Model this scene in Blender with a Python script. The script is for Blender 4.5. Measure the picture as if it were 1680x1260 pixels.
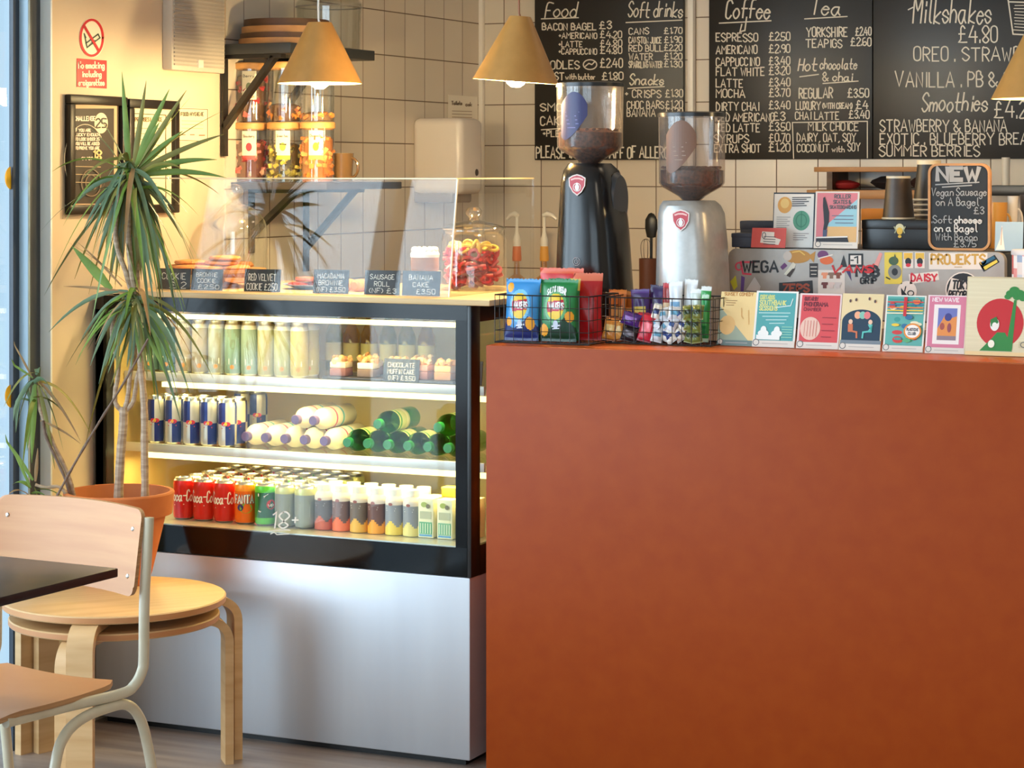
import bpy, bmesh, math, random
from mathutils import Vector as V, Matrix, noise
random.seed(7)
PI = math.pi
for o in list(bpy.data.objects): bpy.data.objects.remove(o)
SC = bpy.context.scene
COL = SC.collection

# ---------------------------------------------------------------- camera
FPX, HY, YAW = 3700.0, 283.0, math.radians(25)
CAM = V((3.734, -5.224, 1.538))
FW = V((-math.sin(YAW), math.cos(YAW), 0)); RT = V((math.cos(YAW), math.sin(YAW), 0))
cd = bpy.data.cameras.new('camera'); cam = bpy.data.objects.new('camera', cd); COL.objects.link(cam)
cam.location = CAM; cam.rotation_euler = (PI/2, 0, YAW)
cd.sensor_fit = 'HORIZONTAL'; cd.sensor_width = 36; cd.lens = 36*FPX/1680
cd.shift_y = -(630-HY)/1680; cd.clip_start = .05; cd.clip_end = 100
SC.camera = cam

# ---------------------------------------------------------------- light and exposure
SC.view_settings.view_transform = 'Standard'; SC.view_settings.look = 'None'
SC.view_settings.gamma = 1; SC.view_settings.use_curve_mapping = False
SC.view_settings.exposure = 0.16
w = bpy.data.worlds.new('sky'); SC.world = w; w.use_nodes = True
bg = w.node_tree.nodes['Background']; bg.inputs[0].default_value = (.50, .66, .80, 1); bg.inputs[1].default_value = 1.25
def area(name, loc, rot, sx, sy, col, watt):
    l = bpy.data.lights.new(name, 'AREA'); l.shape = 'RECTANGLE'; l.size = sx; l.size_y = sy; l.color = col; l.energy = watt
    o = bpy.data.objects.new(name, l); COL.objects.link(o); o.location = loc; o.rotation_euler = rot; return o
area('daylight_through_shop_window', (-.10, -3.2, 1.45), (0, -PI/2, 0), 2.2, 4.6, (.82, .91, 1), 95)
d_ = V((3.6, 4.6, -1.3)).to_track_quat('-Z', 'Y').to_euler()
area('daylight_from_the_street', (-3.2, -4.4, 2.3), d_, 6.0, 4.0, (.80, .90, 1), 480)
area('daylight_through_front_window', (3.4, -8.10, 1.5), (PI/2, 0, 0), 4.6, 2.2, (.88, .94, 1), 110)
area('ceiling_downlight', (2.25, 1.55, 2.96), (0, 0, 0), .5, .5, (1, .80, .56), 3)
area('ceiling_downlight', (4.4, -2.2, 2.96), (0, 0, 0), .7, .7, (1, .86, .68), 24)

# ---------------------------------------------------------------- from a pixel of the photo to a real point
def ray(px): return FW + RT*((px-840)/FPX)
def PZ(px, py, Z): d = ray(px); return V((CAM.x+d.x*Z, CAM.y+d.y*Z, CAM.z-Z*(py-HY)/FPX))
def PY(px, py, Y): return PZ(px, py, (Y-CAM.y)/ray(px).y)
def PX(px, py, X): return PZ(px, py, (X-CAM.x)/ray(px).x)

# ---------------------------------------------------------------- materials
MATS = {}
def lin(c):
    c = c/255.0
    return c/12.92 if c <= .04045 else ((c+.055)/1.055)**2.4
def L3(c): return (lin(c[0]), lin(c[1]), lin(c[2]), 1)
def mk(name):
    m = bpy.data.materials.new(name); m.use_nodes = True
    return m, m.node_tree, m.node_tree.nodes['Principled BSDF']
def col(r, g, b, rough=.5, metal=0, spec=.5):
    k = (r, g, b, rough, metal, spec)
    if k not in MATS:
        m, t, p = mk('paint_%d_%d_%d' % (r, g, b))
        p.inputs['Base Color'].default_value = L3((r, g, b)); p.inputs['Roughness'].default_value = rough
        p.inputs['Metallic'].default_value = metal; p.inputs['Specular IOR Level'].default_value = spec
        MATS[k] = m
    return MATS[k]
def nd(t, typ, **kw):
    n = t.nodes.new(typ)
    for k, v in kw.items():
        if k in n.inputs: n.inputs[k].default_value = v
        else: setattr(n, k, v)
    return n
def noisy(name, c1, c2, scale=(8, 8, 8), rough=.5, metal=0, detail=4, bump=0, rr=None, aniso=0, spec=.5):
    m, t, p = mk(name); L = t.links.new
    tc = nd(t, 'ShaderNodeTexCoord'); mp = nd(t, 'ShaderNodeMapping'); mp.inputs['Scale'].default_value = scale
    n = nd(t, 'ShaderNodeTexNoise'); n.inputs['Scale'].default_value = 1; n.inputs['Detail'].default_value = detail
    r = nd(t, 'ShaderNodeValToRGB'); r.color_ramp.elements[0].position = .3; r.color_ramp.elements[1].position = .7
    r.color_ramp.elements[0].color = L3(c1); r.color_ramp.elements[1].color = L3(c2)
    L(tc.outputs['Object'], mp.inputs[0]); L(mp.outputs[0], n.inputs['Vector']); L(n.outputs[0], r.inputs[0]); L(r.outputs[0], p.inputs['Base Color'])
    p.inputs['Roughness'].default_value = rough; p.inputs['Metallic'].default_value = metal; p.inputs['Specular IOR Level'].default_value = spec
    if aniso: p.inputs['Anisotropic'].default_value = aniso
    if rr:
        q = nd(t, 'ShaderNodeMapRange'); q.inputs['To Min'].default_value = rr[0]; q.inputs['To Max'].default_value = rr[1]
        L(n.outputs[0], q.inputs[0]); L(q.outputs[0], p.inputs['Roughness'])
    if bump:
        b = nd(t, 'ShaderNodeBump'); b.inputs['Strength'].default_value = bump; b.inputs['Distance'].default_value = .002
        L(n.outputs[0], b.inputs['Height']); L(b.outputs[0], p.inputs['Normal'])
    return m
def glass(name, tint=(1, 1, 1), refl=.06, rough=.02, edge=.5, haze=0):
    m = bpy.data.materials.new(name); m.use_nodes = True; t = m.node_tree; t.nodes.remove(t.nodes['Principled BSDF']); L = t.links.new
    out = t.nodes['Material Output']; tr = nd(t, 'ShaderNodeBsdfTransparent'); gl = nd(t, 'ShaderNodeBsdfGlossy'); mx = nd(t, 'ShaderNodeMixShader')
    tr.inputs[0].default_value = (*tint, 1); gl.inputs['Roughness'].default_value = rough; gl.inputs[0].default_value = (1, 1, 1, 1)
    lw = nd(t, 'ShaderNodeLayerWeight'); lw.inputs[0].default_value = .5
    pw = nd(t, 'ShaderNodeMath', operation='POWER'); pw.inputs[1].default_value = 4
    mr = nd(t, 'ShaderNodeMapRange'); mr.inputs['To Min'].default_value = refl; mr.inputs['To Max'].default_value = edge
    L(lw.outputs['Facing'], pw.inputs[0]); L(pw.outputs[0], mr.inputs[0]); L(mr.outputs[0], mx.inputs[0])
    if haze:
        df = nd(t, 'ShaderNodeBsdfDiffuse'); df.inputs[0].default_value = (.8, .74, .7, 1); m2 = nd(t, 'ShaderNodeMixShader'); m2.inputs[0].default_value = haze
        L(tr.outputs[0], m2.inputs[1]); L(df.outputs[0], m2.inputs[2]); L(m2.outputs[0], mx.inputs[1])
    else: L(tr.outputs[0], mx.inputs[1])
    L(gl.outputs[0], mx.inputs[2]); L(mx.outputs[0], out.inputs[0])
    return m
def emit(name, c, s):
    m = bpy.data.materials.new(name); m.use_nodes = True; t = m.node_tree; t.nodes.remove(t.nodes['Principled BSDF'])
    e = nd(t, 'ShaderNodeEmission'); e.inputs[0].default_value = (*c, 1); e.inputs[1].default_value = s
    t.links.new(e.outputs[0], t.nodes['Material Output'].inputs[0]); return m
def tiles(name, axis, ph):
    m, t, p = mk(name); L = t.links.new
    g = nd(t, 'ShaderNodeNewGeometry'); s = nd(t, 'ShaderNodeSeparateXYZ'); c = nd(t, 'ShaderNodeCombineXYZ')
    L(g.outputs['Position'], s.inputs[0]); L(s.outputs[axis], c.inputs[0]); L(s.outputs[2], c.inputs[1])
    mp = nd(t, 'ShaderNodeMapping'); mp.inputs['Location'].default_value = (-ph[0]+.154*40, -ph[1]+.154*40, 0); L(c.outputs[0], mp.inputs[0])
    b = nd(t, 'ShaderNodeTexBrick', offset=0, squash=1); L(mp.outputs[0], b.inputs['Vector'])
    b.inputs['Scale'].default_value = 1; b.inputs['Brick Width'].default_value = .154; b.inputs['Row Height'].default_value = .154
    b.inputs['Mortar Size'].default_value = .0022; b.inputs['Mortar Smooth'].default_value = .3
    b.inputs['Color1'].default_value = L3((224, 213, 196)); b.inputs['Color2'].default_value = L3((216, 204, 186)); b.inputs['Mortar'].default_value = L3((120, 100, 82))
    L(b.outputs[0], p.inputs['Base Color'])
    mr = nd(t, 'ShaderNodeMapRange'); mr.inputs['To Min'].default_value = .22; mr.inputs['To Max'].default_value = .8
    L(b.outputs['Fac'], mr.inputs[0]); L(mr.outputs[0], p.inputs['Roughness'])
    bu = nd(t, 'ShaderNodeBump', invert=True); bu.inputs['Strength'].default_value = .5; bu.inputs['Distance'].default_value = .002
    L(b.outputs['Fac'], bu.inputs['Height']); L(bu.outputs[0], p.inputs['Normal'])
    return m
WHITE = col(238, 236, 230, .5); BLACK = col(16, 15, 15, .35); INK = col(34, 32, 34, .6); CHALK = col(228, 222, 208, .9)
M_PLASTER = noisy('painted_plaster', (208, 188, 162), (216, 197, 172), (3, 3, 3), .75, bump=.05)
M_CEIL = noisy('ceiling_paint', (225, 220, 210), (232, 228, 220), (2, 2, 2), .8)
M_FLOOR = noisy('dark_vinyl_plank', (138, 119, 106), (168, 148, 134), (2, 26, 2), .42, bump=.06)
M_STEEL = noisy('brushed_steel', (196, 198, 204), (208, 210, 214), (7, 7, .7), .4, .62, rr=(.40, .56), bump=.9)
M_BRIGHT = noisy('satin_steel', (196, 196, 196), (210, 210, 208), (60, 60, 2), .28, 1)
M_ORANGE = noisy('burnt_orange_laminate', (146, 55, 0), (152, 61, 2), (22, 22, 22), .5, bump=.02, spec=.22)
M_TOP = noisy('pale_laminate_edge', (206, 170, 118), (219, 186, 138), (3, 40, 40), .45)
M_BIRCH = noisy('birch_veneer', (200, 156, 104), (216, 176, 126), (5, 5, 45), .42)
M_BIRCHTOP = noisy('birch_veneer_top', (208, 164, 108), (222, 182, 128), (3, 40, 5), .40)
M_PLY = noisy('plywood_shell', (184, 124, 78), (198, 142, 92), (3, 3, 34), .40)
M_TERRA = noisy('terracotta', (190, 100, 48), (206, 118, 62), (9, 9, 9), .75, bump=.1)
M_CREAM = noisy('cream_enamel', (196, 186, 160), (206, 196, 172), (20, 20, 20), .3)
M_TABLE = noisy('black_laminate', (30, 31, 35), (37, 38, 42), (30, 30, 30), .28)
M_LAMP = noisy('mustard_lacquer', (176, 126, 62), (186, 134, 68), (30, 30, 30), .42)
M_BLACKMET = noisy('black_powder_coat', (18, 17, 17), (27, 25, 24), (40, 40, 40), .38)
M_BOARD = noisy('chalkboard', (27, 25, 23), (38, 35, 32), (3, 3, 5), .38, detail=6, rr=(.30, .48))
M_SLATE = noisy('slate_card', (38, 37, 40), (52, 50, 54), (30, 30, 30), .5)
M_WOODDK = noisy('dark_wood', (66, 44, 28), (92, 62, 38), (3, 30, 30), .5)
M_WOOD = noisy('oiled_wood', (166, 116, 66), (190, 138, 84), (4, 40, 40), .45)
M_BAMBOO = noisy('bamboo_lid', (206, 150, 84), (222, 168, 102), (5, 60, 60), .45)
M_GLASS = glass('clear_glass'); M_FRONT = glass('display_glass', (.97, .985, .97), .018, .0, .5)
M_GUARD = glass('guard_glass', (.97, .98, .98), .02, .0, .6); M_WIN = glass('window_glass', (.9, .95, .97), .06, .0)
M_JAR = glass('jar_glass', (.95, .96, .95), .10, .04, .8); M_DOME = glass('dome_glass', (.93, .95, .93), .17, .04, .95); M_GREENB = glass('green_bottle_plastic', (.16, .62, .22), .09, .05, .6)
M_HOPPER = glass('smoked_hopper', (.80, .76, .74), .07, .10, .55, .07); M_EDGE = glass('glass_edge', (.75, .88, .80), .25, .05)
M_CLEARP = glass('clear_plastic', (.93, .94, .92), .08, .08, .6)
M_LED = emit('led_strip', (1, .80, .30), 3.0); M_BULB = emit('lamp_bulb', (1, .74, .40), 26)
M_ALU = col(160, 184, 200, .35, .0); M_ALUDK = col(70, 72, 76, .45); M_ALUSH = col(58, 64, 74, .4)
M_CANTOP = col(206, 204, 198, .28, 1)

# ---------------------------------------------------------------- mesh building
class MB:
    def __init__(s): s.v = []; s.f = []; s.mi = []; s.mats = []; s.lay = 0
    def m(s, mat):
        if mat not in s.mats: s.mats.append(mat)
        return s.mats.index(mat)
    def add(s, vs, fs, mat):
        o = len(s.v); k = s.m(mat); s.v += [V(p) for p in vs]
        for f in fs: s.f.append([i+o for i in f]); s.mi.append(k)
        return s
    def box(s, x0, x1, y0, y1, z0, z1, mat, bev=0, M=None, seg=2):
        if bev:
            b = bmesh.new(); bmesh.ops.create_cube(b, size=1)
            for v in b.verts: v.co = V(((x0+x1)/2+v.co.x*(x1-x0), (y0+y1)/2+v.co.y*(y1-y0), (z0+z1)/2+v.co.z*(z1-z0)))
            bmesh.ops.bevel(b, geom=b.edges[:], offset=bev, segments=seg, profile=.5, affect='EDGES')
            b.verts.index_update(); vs = [v.co.copy() for v in b.verts]; fs = [[v.index for v in f.verts] for f in b.faces]; b.free()
        else:
            vs = [V((x, y, z)) for z in (z0, z1) for x, y in ((x0, y0), (x1, y0), (x1, y1), (x0, y1))]
            fs = [(3, 2, 1, 0), (4, 5, 6, 7), (0, 1, 5, 4), (1, 2, 6, 5), (2, 3, 7, 6), (3, 0, 4, 7)]
        if M: vs = [M @ p for p in vs]
        return s.add(vs, fs, mat)
    def lathe(s, prof, mat, c=(0, 0, 0), n=28, M=None, mats=None, sx=1, sy=1):
        # prof: (r, z) pairs; mats: one material per ring of faces
        c = V(c); vs = []; rings = []
        for r, z in prof:
            if r < 1e-6: rings.append([len(vs)]); vs.append(V((0, 0, z)))
            else:
                rings.append(list(range(len(vs), len(vs)+n)))
                vs += [V((r*sx*math.cos(2*PI*i/n), r*sy*math.sin(2*PI*i/n), z)) for i in range(n)]
        vs = [(M @ p if M else p)+c for p in vs]; off = len(s.v); s.v += vs
        for k in range(len(rings)-1):
            a, b = rings[k], rings[k+1]; mi = s.m(mats[k] if mats else mat)
            for i in range(n):
                j = (i+1) % n
                if len(a) == 1 and len(b) == 1: continue
                if len(a) == 1: f = (a[0], b[i], b[j])
                elif len(b) == 1: f = (a[i], a[j], b[0])
                else: f = (a[i], a[j], b[j], b[i])
                s.f.append([q+off for q in f]); s.mi.append(mi)
        return s
    def tube(s, pts, r, mat, n=8, closed=False, flat=None):
        pts = [V(p) for p in pts]; N = len(pts); vs = []; fs = []
        rs = r if isinstance(r, (list, tuple)) else [r]*N
        up = None
        for i, p in enumerate(pts):
            if closed: t = (pts[(i+1) % N]-pts[i-1]).normalized()
            else: t = (pts[min(i+1, N-1)]-pts[max(i-1, 0)]).normalized()
            if up is None: up = t.orthogonal().normalized()
            else:
                up = up-t*up.dot(t); up = up.normalized() if up.length > 1e-6 else t.orthogonal().normalized()
            bi = t.cross(up)
            for k in range(n):
                a = 2*PI*k/n; vs.append(p+(up*math.cos(a)+bi*math.sin(a))*rs[i])
        for i in range(N if closed else N-1):
            j = (i+1) % N
            for k in range(n):
                q = (k+1) % n; fs.append((i*n+k, i*n+q, j*n+q, j*n+k))
        if not closed: fs += [tuple(range(n-1, -1, -1)), tuple(range((N-1)*n, N*n))]
        return s.add(vs, fs, mat)
    def grid(s, fn, nu, nv, matfn, th=0):
        # fn(u,v) in 0..1 -> point; matfn(u,v) -> material
        o = len(s.v); s.v += [V(fn(i/nu, j/nv)) for j in range(nv+1) for i in range(nu+1)]
        for j in range(nv):
            for i in range(nu):
                a = o+j*(nu+1)+i; s.f.append([a, a+1, a+nu+2, a+nu+1]); s.mi.append(s.m(matfn((i+.5)/nu, (j+.5)/nv)))
        return s
    def prism(s, pts, d, mat):
        # polygon (3D points) pushed along d
        n = len(pts); d = V(d); vs = [V(p) for p in pts]+[V(p)+d for p in pts]
        return s.add(vs, [tuple(range(n)), tuple(range(2*n-1, n-1, -1))]+[(i, (i+1) % n, n+(i+1) % n, n+i) for i in range(n)], mat)
    def blob(s, c, r, mat, n=10, k=7, jit=.0, sq=(1, 1, 1)):
        return s.lathe([(r*math.sin(PI*i/k)*(1+random.uniform(-jit, jit)), -r*math.cos(PI*i/k)*sq[2]) for i in range(k+1)], mat, c, n, sx=sq[0], sy=sq[1])
    def build(s, name, parent=None, loc=(0, 0, 0), rz=0, smooth=35, rot=None):
        me = bpy.data.meshes.new(name); me.from_pydata([tuple(p) for p in s.v], [], s.f)
        for m in s.mats: me.materials.append(m)
        me.polygons.foreach_set('material_index', s.mi)
        if not isinstance(s, Art):
            b = bmesh.new(); b.from_mesh(me); bmesh.ops.recalc_face_normals(b, faces=b.faces[:]); b.to_mesh(me); b.free()
        if smooth:
            me.polygons.foreach_set('use_smooth', [True]*len(me.polygons)); me.set_sharp_from_angle(angle=math.radians(smooth))
        me.update(); o = bpy.data.objects.new(name, me); COL.objects.link(o); o.location = loc; o.rotation_euler = rot or (0, 0, rz)
        if parent: o.parent = parent
        return o

# single-stroke letters: pairs of digits x,y ; baseline y=2, capitals to 8, x-height 5
G = dict(zip('ABCDEFGHIJKLMNOPQRSTUVWXYZ', (
 '022842|1434', '02082827362505|2534332202', '3728180703122233', '020818363422 02'.replace(' ', ''), '38080232|0525', '380802|0525', '372818070312223335 25'.replace(' ', ''), '0208|0535|3832', '1812', '3833221203', '0208|380532', '080232', '0208254842', '02083238',
 '180703122233372818', '020818283736250 5'.replace(' ', ''), '180703122233372818|2432', '02081828373625 05|1532'.replace(' ', ''), '3728180706343322 1203'.replace(' ', ''), '0848|2822', '08031222333 8'.replace(' ', ''), '082248', '0812263248', '0832|3802', '082548|2522', '08380232')))
G.update(zip('abcdefghijklmnopqrstuvwxyz', (
 '3515040312223 4|353342'.replace(' ', ''), '0802|0415253433221203', '34251504 03122233'.replace(' ', ''), '3425150403122233|3832', '0434251504031222 33'.replace(' ', ''), '38281712|0535', '3425150403122234|3531201001', '0802|0415253432', '1512|1716', '25211000|2726', '0802|350332', '181322', '0502|04152422|24354442', '0502|0415253432',
 '150403122233342515', '0500|0415253433221203', '3425150403122233|3530', '0502|041525', '342515043322 1203'.replace(' ', ''), '18132232|0535', '0503122233|3532', '052245', '0512243245', '0532|3502', '051323|35211000', '05350232')))
G.update({'0': '180703122233372818', '1': '071812', '2': '071828373602 32'.replace(' ', ''), '3': '071828372615|2534332212 03'.replace(' ', ''), '4': '280444|3632', '5': '38080525343322 02'.replace(' ', ''), '6': '28070312223334250 4'.replace(' ', ''), '7': '083812', '8': '1807062433221203143637 2818'.replace(' ', ''), '9': '36251506071828373 322'.replace(' ', ''),
 '£': '3728171302 42|0535'.replace(' ', ''), '&': '420607182726040312 2244'.replace(' ', ''), '.': '0203', ',': '1201', '+': '1614|0525', '-': '0535', '(': '18060412', ')': '08161402', '!': '0804|0302', '?': '071828372514|1312', "'": '0807', '#': '1218|3238|0434|0636', ' ': ''})
def strokes(ch):
    for s in G.get(ch, '').split('|'):
        if s: yield [(int(s[i]), int(s[i+1])) for i in range(0, len(s)-1, 2)]
def smoothline(p, k=4):
    if len(p) < 3: return p
    q = []
    for i in range(len(p)-1):
        a, b, c, d = p[max(i-1, 0)], p[i], p[i+1], p[min(i+2, len(p)-1)]
        for j in range(k):
            t = j/k
            q.append(tuple(.5*(2*b[m]+(c[m]-a[m])*t+(2*a[m]-5*b[m]+4*c[m]-d[m])*t*t+(3*b[m]-a[m]-3*c[m]+d[m])*t**3) for m in (0, 1)))
    return q+[p[-1]]
class Art(MB):
    """flat printed or chalked marks on a surface; map(x, y, lift) gives the point"""
    def __init__(s, fn, up=1, eps=.00025): super().__init__(); s.fn = fn; s.up = up; s.eps = eps; s.lay = 1
    def poly(s, pts, mat):
        s.add([s.fn(x, y, s.lay*s.eps) for x, y in pts], [tuple(range(len(pts)))], mat); s.lay += 1; return s
    def rect(s, x0, y0, x1, y1, mat): return s.poly([(x0, y0), (x1, y0), (x1, y1), (x0, y1)], mat)
    def ell(s, x, y, rx, ry, mat, n=24, a0=0, a1=2*PI): return s.poly([(x+rx*math.cos(a0+(a1-a0)*i/n), y+ry*math.sin(a0+(a1-a0)*i/n)) for i in range(n)], mat)
    def line(s, pts, w, mat, inc=True):
        h = w/2; P = []
        for p in pts:
            if not P or math.hypot(p[0]-P[-1][0], p[1]-P[-1][1]) > 1e-6: P.append((p[0], p[1]))
        if len(P) < 2: return s
        n = len(P); dirs = []
        for (x0, y0), (x1, y1) in zip(P, P[1:]):
            L = math.hypot(x1-x0, y1-y0); dirs.append(((x1-x0)/L, (y1-y0)/L))
        P[0] = (P[0][0]-dirs[0][0]*h*.6, P[0][1]-dirs[0][1]*h*.6); P[-1] = (P[-1][0]+dirs[-1][0]*h*.6, P[-1][1]+dirs[-1][1]*h*.6)
        s.sub = getattr(s, 'sub', 0)+1; lift = s.lay*s.eps+(s.sub % 12)*s.eps*.07; vs = []
        for i in range(n):
            a, b = dirs[max(i-1, 0)], dirs[min(i, n-2)]; tx, ty = a[0]+b[0], a[1]+b[1]; L = math.hypot(tx, ty)
            if L < .3: nx, ny, k = -a[1], a[0], 1
            else:
                nx, ny = -ty/L, tx/L; k = min(1.6, 1/max(.3, nx*-a[1]+ny*a[0]))
            for q in (1, -1): vs.append(s.fn(P[i][0]+nx*h*k*q, P[i][1]+ny*h*k*q, lift))
        s.add(vs, [(2*i, 2*i+2, 2*i+3, 2*i+1) for i in range(n-1)], mat)
        if inc: s.lay += 1
        return s
    def ring(s, x, y, rx, ry, w, mat, n=26, a0=0, a1=2*PI): return s.line([(x+rx*math.cos(a0+(a1-a0)*i/n), y+ry*math.sin(a0+(a1-a0)*i/n)) for i in range(n+1)], w, mat)
    def text(s, t, x, y, h, mat, width=None, w=None, script=False, slant=0, jit=.25, arc=0):
        w = w or h*.13; adv = []; X = 0
        for ch in t:
            xs = [p[0] for st in strokes(ch) for p in st]; adv.append(X); X += (max(xs)+1.25 if xs else 2.2)
        sc = h/6.0; kx = (width/(X-1.25)) if width else sc*.92
        for ch, a in zip(t, adv):
            jx, jy, js = random.uniform(-jit, jit)*.5, random.uniform(-jit, jit), 1+random.uniform(-jit, jit)*.15
            for st in strokes(ch):
                st = smoothline(st, 4 if script or ch in 'SCGOQ0382569&abcdeghmnopqsuy' else 2) if len(st) > 2 and (script or ch not in 'AEFHIKLMNTVWXYZkvwxz147') else st
                q = []
                for px, py in st:
                    yy = (py-2)*js+jy; xx = px+a+jx+slant*(py-2)
                    gx = xx*kx; gy = yy*sc
                    if arc: gy += arc*(1-((xx/(X/2))-1)**2)
                    q.append((x+gx, y+s.up*gy))
                s.line(q, w, mat, False)
        s.lay += 1; return s
def onY(Y): return lambda x, y, l: PY(x, y, Y-l)
def onX(X): return lambda x, y, l: PX(x, y, X+l)
def AY(Y): return Art(onY(Y), -1)
def AX(X): return Art(onX(X), -1)
def frame(o, ux, uy):
    o, ux, uy = V(o), V(ux), V(uy); n = ux.cross(uy).normalized()
    return lambda x, y, l: o+ux*x+uy*y+n*l

# ---------------------------------------------------------------- things
def tag(o, label, cat, group=None):
    o['label'] = label; o['category'] = cat
    if group: o['group'] = group
    return o
def thing(name, label, cat, loc=(0, 0, 0), rz=0, group=None, rot=None):
    o = bpy.data.objects.new(name, None); COL.objects.link(o); o.empty_display_size = .05
    o.location = loc; o.rotation_euler = rot or (0, 0, rz); return tag(o, label, cat, group)
def struct(name, mb, smooth=35):
    o = mb.build(name, smooth=smooth); o['kind'] = 'structure'; return o
def dup(r0, loc, label, rz=None, group=None, rot=None):
    r = r0.copy(); COL.objects.link(r); r.location = loc; r['label'] = label
    if rz is not None: r.rotation_euler = (0, 0, rz)
    if rot: r.rotation_euler = rot
    if group: r['group'] = group
    for ch in list(r0.children):
        c = ch.copy(); COL.objects.link(c); c.parent = r
        for g in list(ch.children):
            d = g.copy(); COL.objects.link(d); d.parent = c
    return r
ORD = ['first', 'second', 'third', 'fourth', 'fifth', 'sixth', 'seventh', 'eighth', 'ninth', 'tenth']
def bez(a, b, c, n=8): a, b, c = V(a), V(b), V(c); return [a*(1-t)**2+b*2*t*(1-t)+c*t*t for t in [i/n for i in range(n+1)]]
def curve(pts, k=5):
    pts = [V(p) for p in pts]; q = []
    for i in range(len(pts)-1):
        a, b, c, d = pts[max(i-1, 0)], pts[i], pts[i+1], pts[min(i+2, len(pts)-1)]
        for j in range(k):
            t = j/k; q.append(.5*(2*b+(c-a)*t+(2*a-5*b+4*c-d)*t*t+(3*b-a-3*c+d)*t**3))
    return q+[pts[-1]]
def wpart(mb, name, t, smooth=35):
    """a part whose mesh was laid out in room coordinates"""
    o = mb.build(name, parent=t, smooth=smooth); o.location = -t.location; return o
YB = 2.494                                                        # back wall
CF = -.06; CT = 1.10                                              # counter front and top
# ---------------------------------------------------------------- room shell
M_TB = tiles('tiles_back', 0, (PY(827, 300, YB).x, 1.486)); M_TL = tiles('tiles_left', 1, (PX(756.4, 100, 0).y, 1.486))
struct('floor', MB().box(-.3, 7.6, -8.2, 2.7, -.1, 0, M_FLOOR), 0)
struct('ceiling', MB().box(-.3, 7.6, -8.2, 2.7, 3, 3.1, M_CEIL), 0)
struct('wall_back', MB().box(-.2, 7.6, YB, YB+.15, 0, 3, M_TB), 0)
YT = PX(368, 0, 0).y; YW = PX(85, 0, 0).y
struct('wall_left', MB().box(-.05, 0, PX(66, 0, 0).y+.009, YT, 0, 3, M_PLASTER).box(-.05, .006, YT, YB, 0, 3, M_TL), 0)
struct('wall_right', MB().box(7.5, 7.65, -8.2, 2.7, 0, 3, M_PLASTER), 0)
struct('wall_front', MB().box(-.2, 1.1, -8.15, -8, 0, 3, M_PLASTER).box(5.7, 7.6, -8.15, -8, 0, 3, M_PLASTER).box(1.1, 5.7, -8.15, -8, 0, .4, M_PLASTER).box(1.1, 5.7, -8.15, -8, 2.6, 3, M_PLASTER), 0)
w2 = struct('window_2', MB().box(1.1, 5.7, -8.1, -8.03, .4, .46, M_ALUDK).box(1.1, 5.7, -8.1, -8.03, 2.54, 2.6, M_ALUDK).box(1.1, 1.16, -8.1, -8.03, .46, 2.54, M_ALUDK).box(5.64, 5.7, -8.1, -8.03, .46, 2.54, M_ALUDK).box(3.3, 3.4, -8.1, -8.03, .46, 2.54, M_ALUDK), 0)
MB().box(1.16, 5.64, -8.07, -8.064, .46, 2.54, M_WIN).build('pane', w2, smooth=0)
yy = lambda px: PX(px, 0, 0).y
y66 = yy(66); y32 = yy(32); yg = PX(18, 0, -.008).y
struct('trim_1', MB().box(-.02, .034, y66, y66+.009, 0, 3, col(236, 240, 242, .5), .002), 35)
fr = MB().box(-.014, .0, y32+.010, y66, 0, 3, M_ALUDK).box(-.014, .028, y32, y32+.010, 0, 3, M_ALU, .002).box(-.014, -.001, yg, y32, 0, 3, M_ALUSH)  # dark strip paints the frame's shaded face, pale post its lit face
for a in (-1.55, -2.8, -4.1, -5.6): fr.box(-.05, .012, a-.05, a+.05, 0, 3, M_ALU)
fr.box(-.03, .012, -5.6, -.7, 0, .09, M_ALU).box(-.03, .012, -5.6, -.7, 2.55, 2.65, M_ALU)
w1 = struct('window_1', fr)
MB().box(-.012, -.008, -5.6, yg, .0, 3, M_WIN).build('pane', w1, smooth=0)
for py in (292, 650):
    a = AX(-.0078); a.ell(19, py, 11, 19, col(250, 190, 10, .5), a0=PI/2, a1=3*PI/2); o = a.build('safety_dot', w1, smooth=0); o['label'] = 'yellow half-round safety dot on the glass'
struct('wall_left.001', MB().box(-.15, 0, -8.2, -5.6, 0, 3, M_PLASTER), 0)
struct('trim_2', MB().box(.0, .022, YB-.022, YB, 0, 3, col(240, 234, 222, .4), .003))
x = PY(1137, 0, YB).x
tag(MB().box(x-.011, x+.011, YB-.03, YB, 1.2, 3, col(236, 232, 226, .35), .003).build('cable_trunking'), 'slim white vertical cable trunking between the two menu boards', 'trunking')

# ---------------------------------------------------------------- counter
t = thing('service_counter', 'burnt orange laminate service counter beside the glass display fridge', 'counter', (2.3, .3, 0))
CX0 = PY(797, 564, CF).x
wpart(MB().box(CX0, 3.5, CF, CF+.03, 0, CT, M_ORANGE, .003), 'front_panel', t)
wpart(MB().box(CX0, CX0+.03, CF+.03, .92, 0, CT-.02, M_ORANGE), 'side_panel', t)
wpart(MB().box(CX0, 3.5, CF+.03, .95, CT-.02, CT, noisy('counter_top', (186, 84, 26), (194, 92, 32), (20, 20, 20), .3), .002), 'worktop', t)

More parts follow.
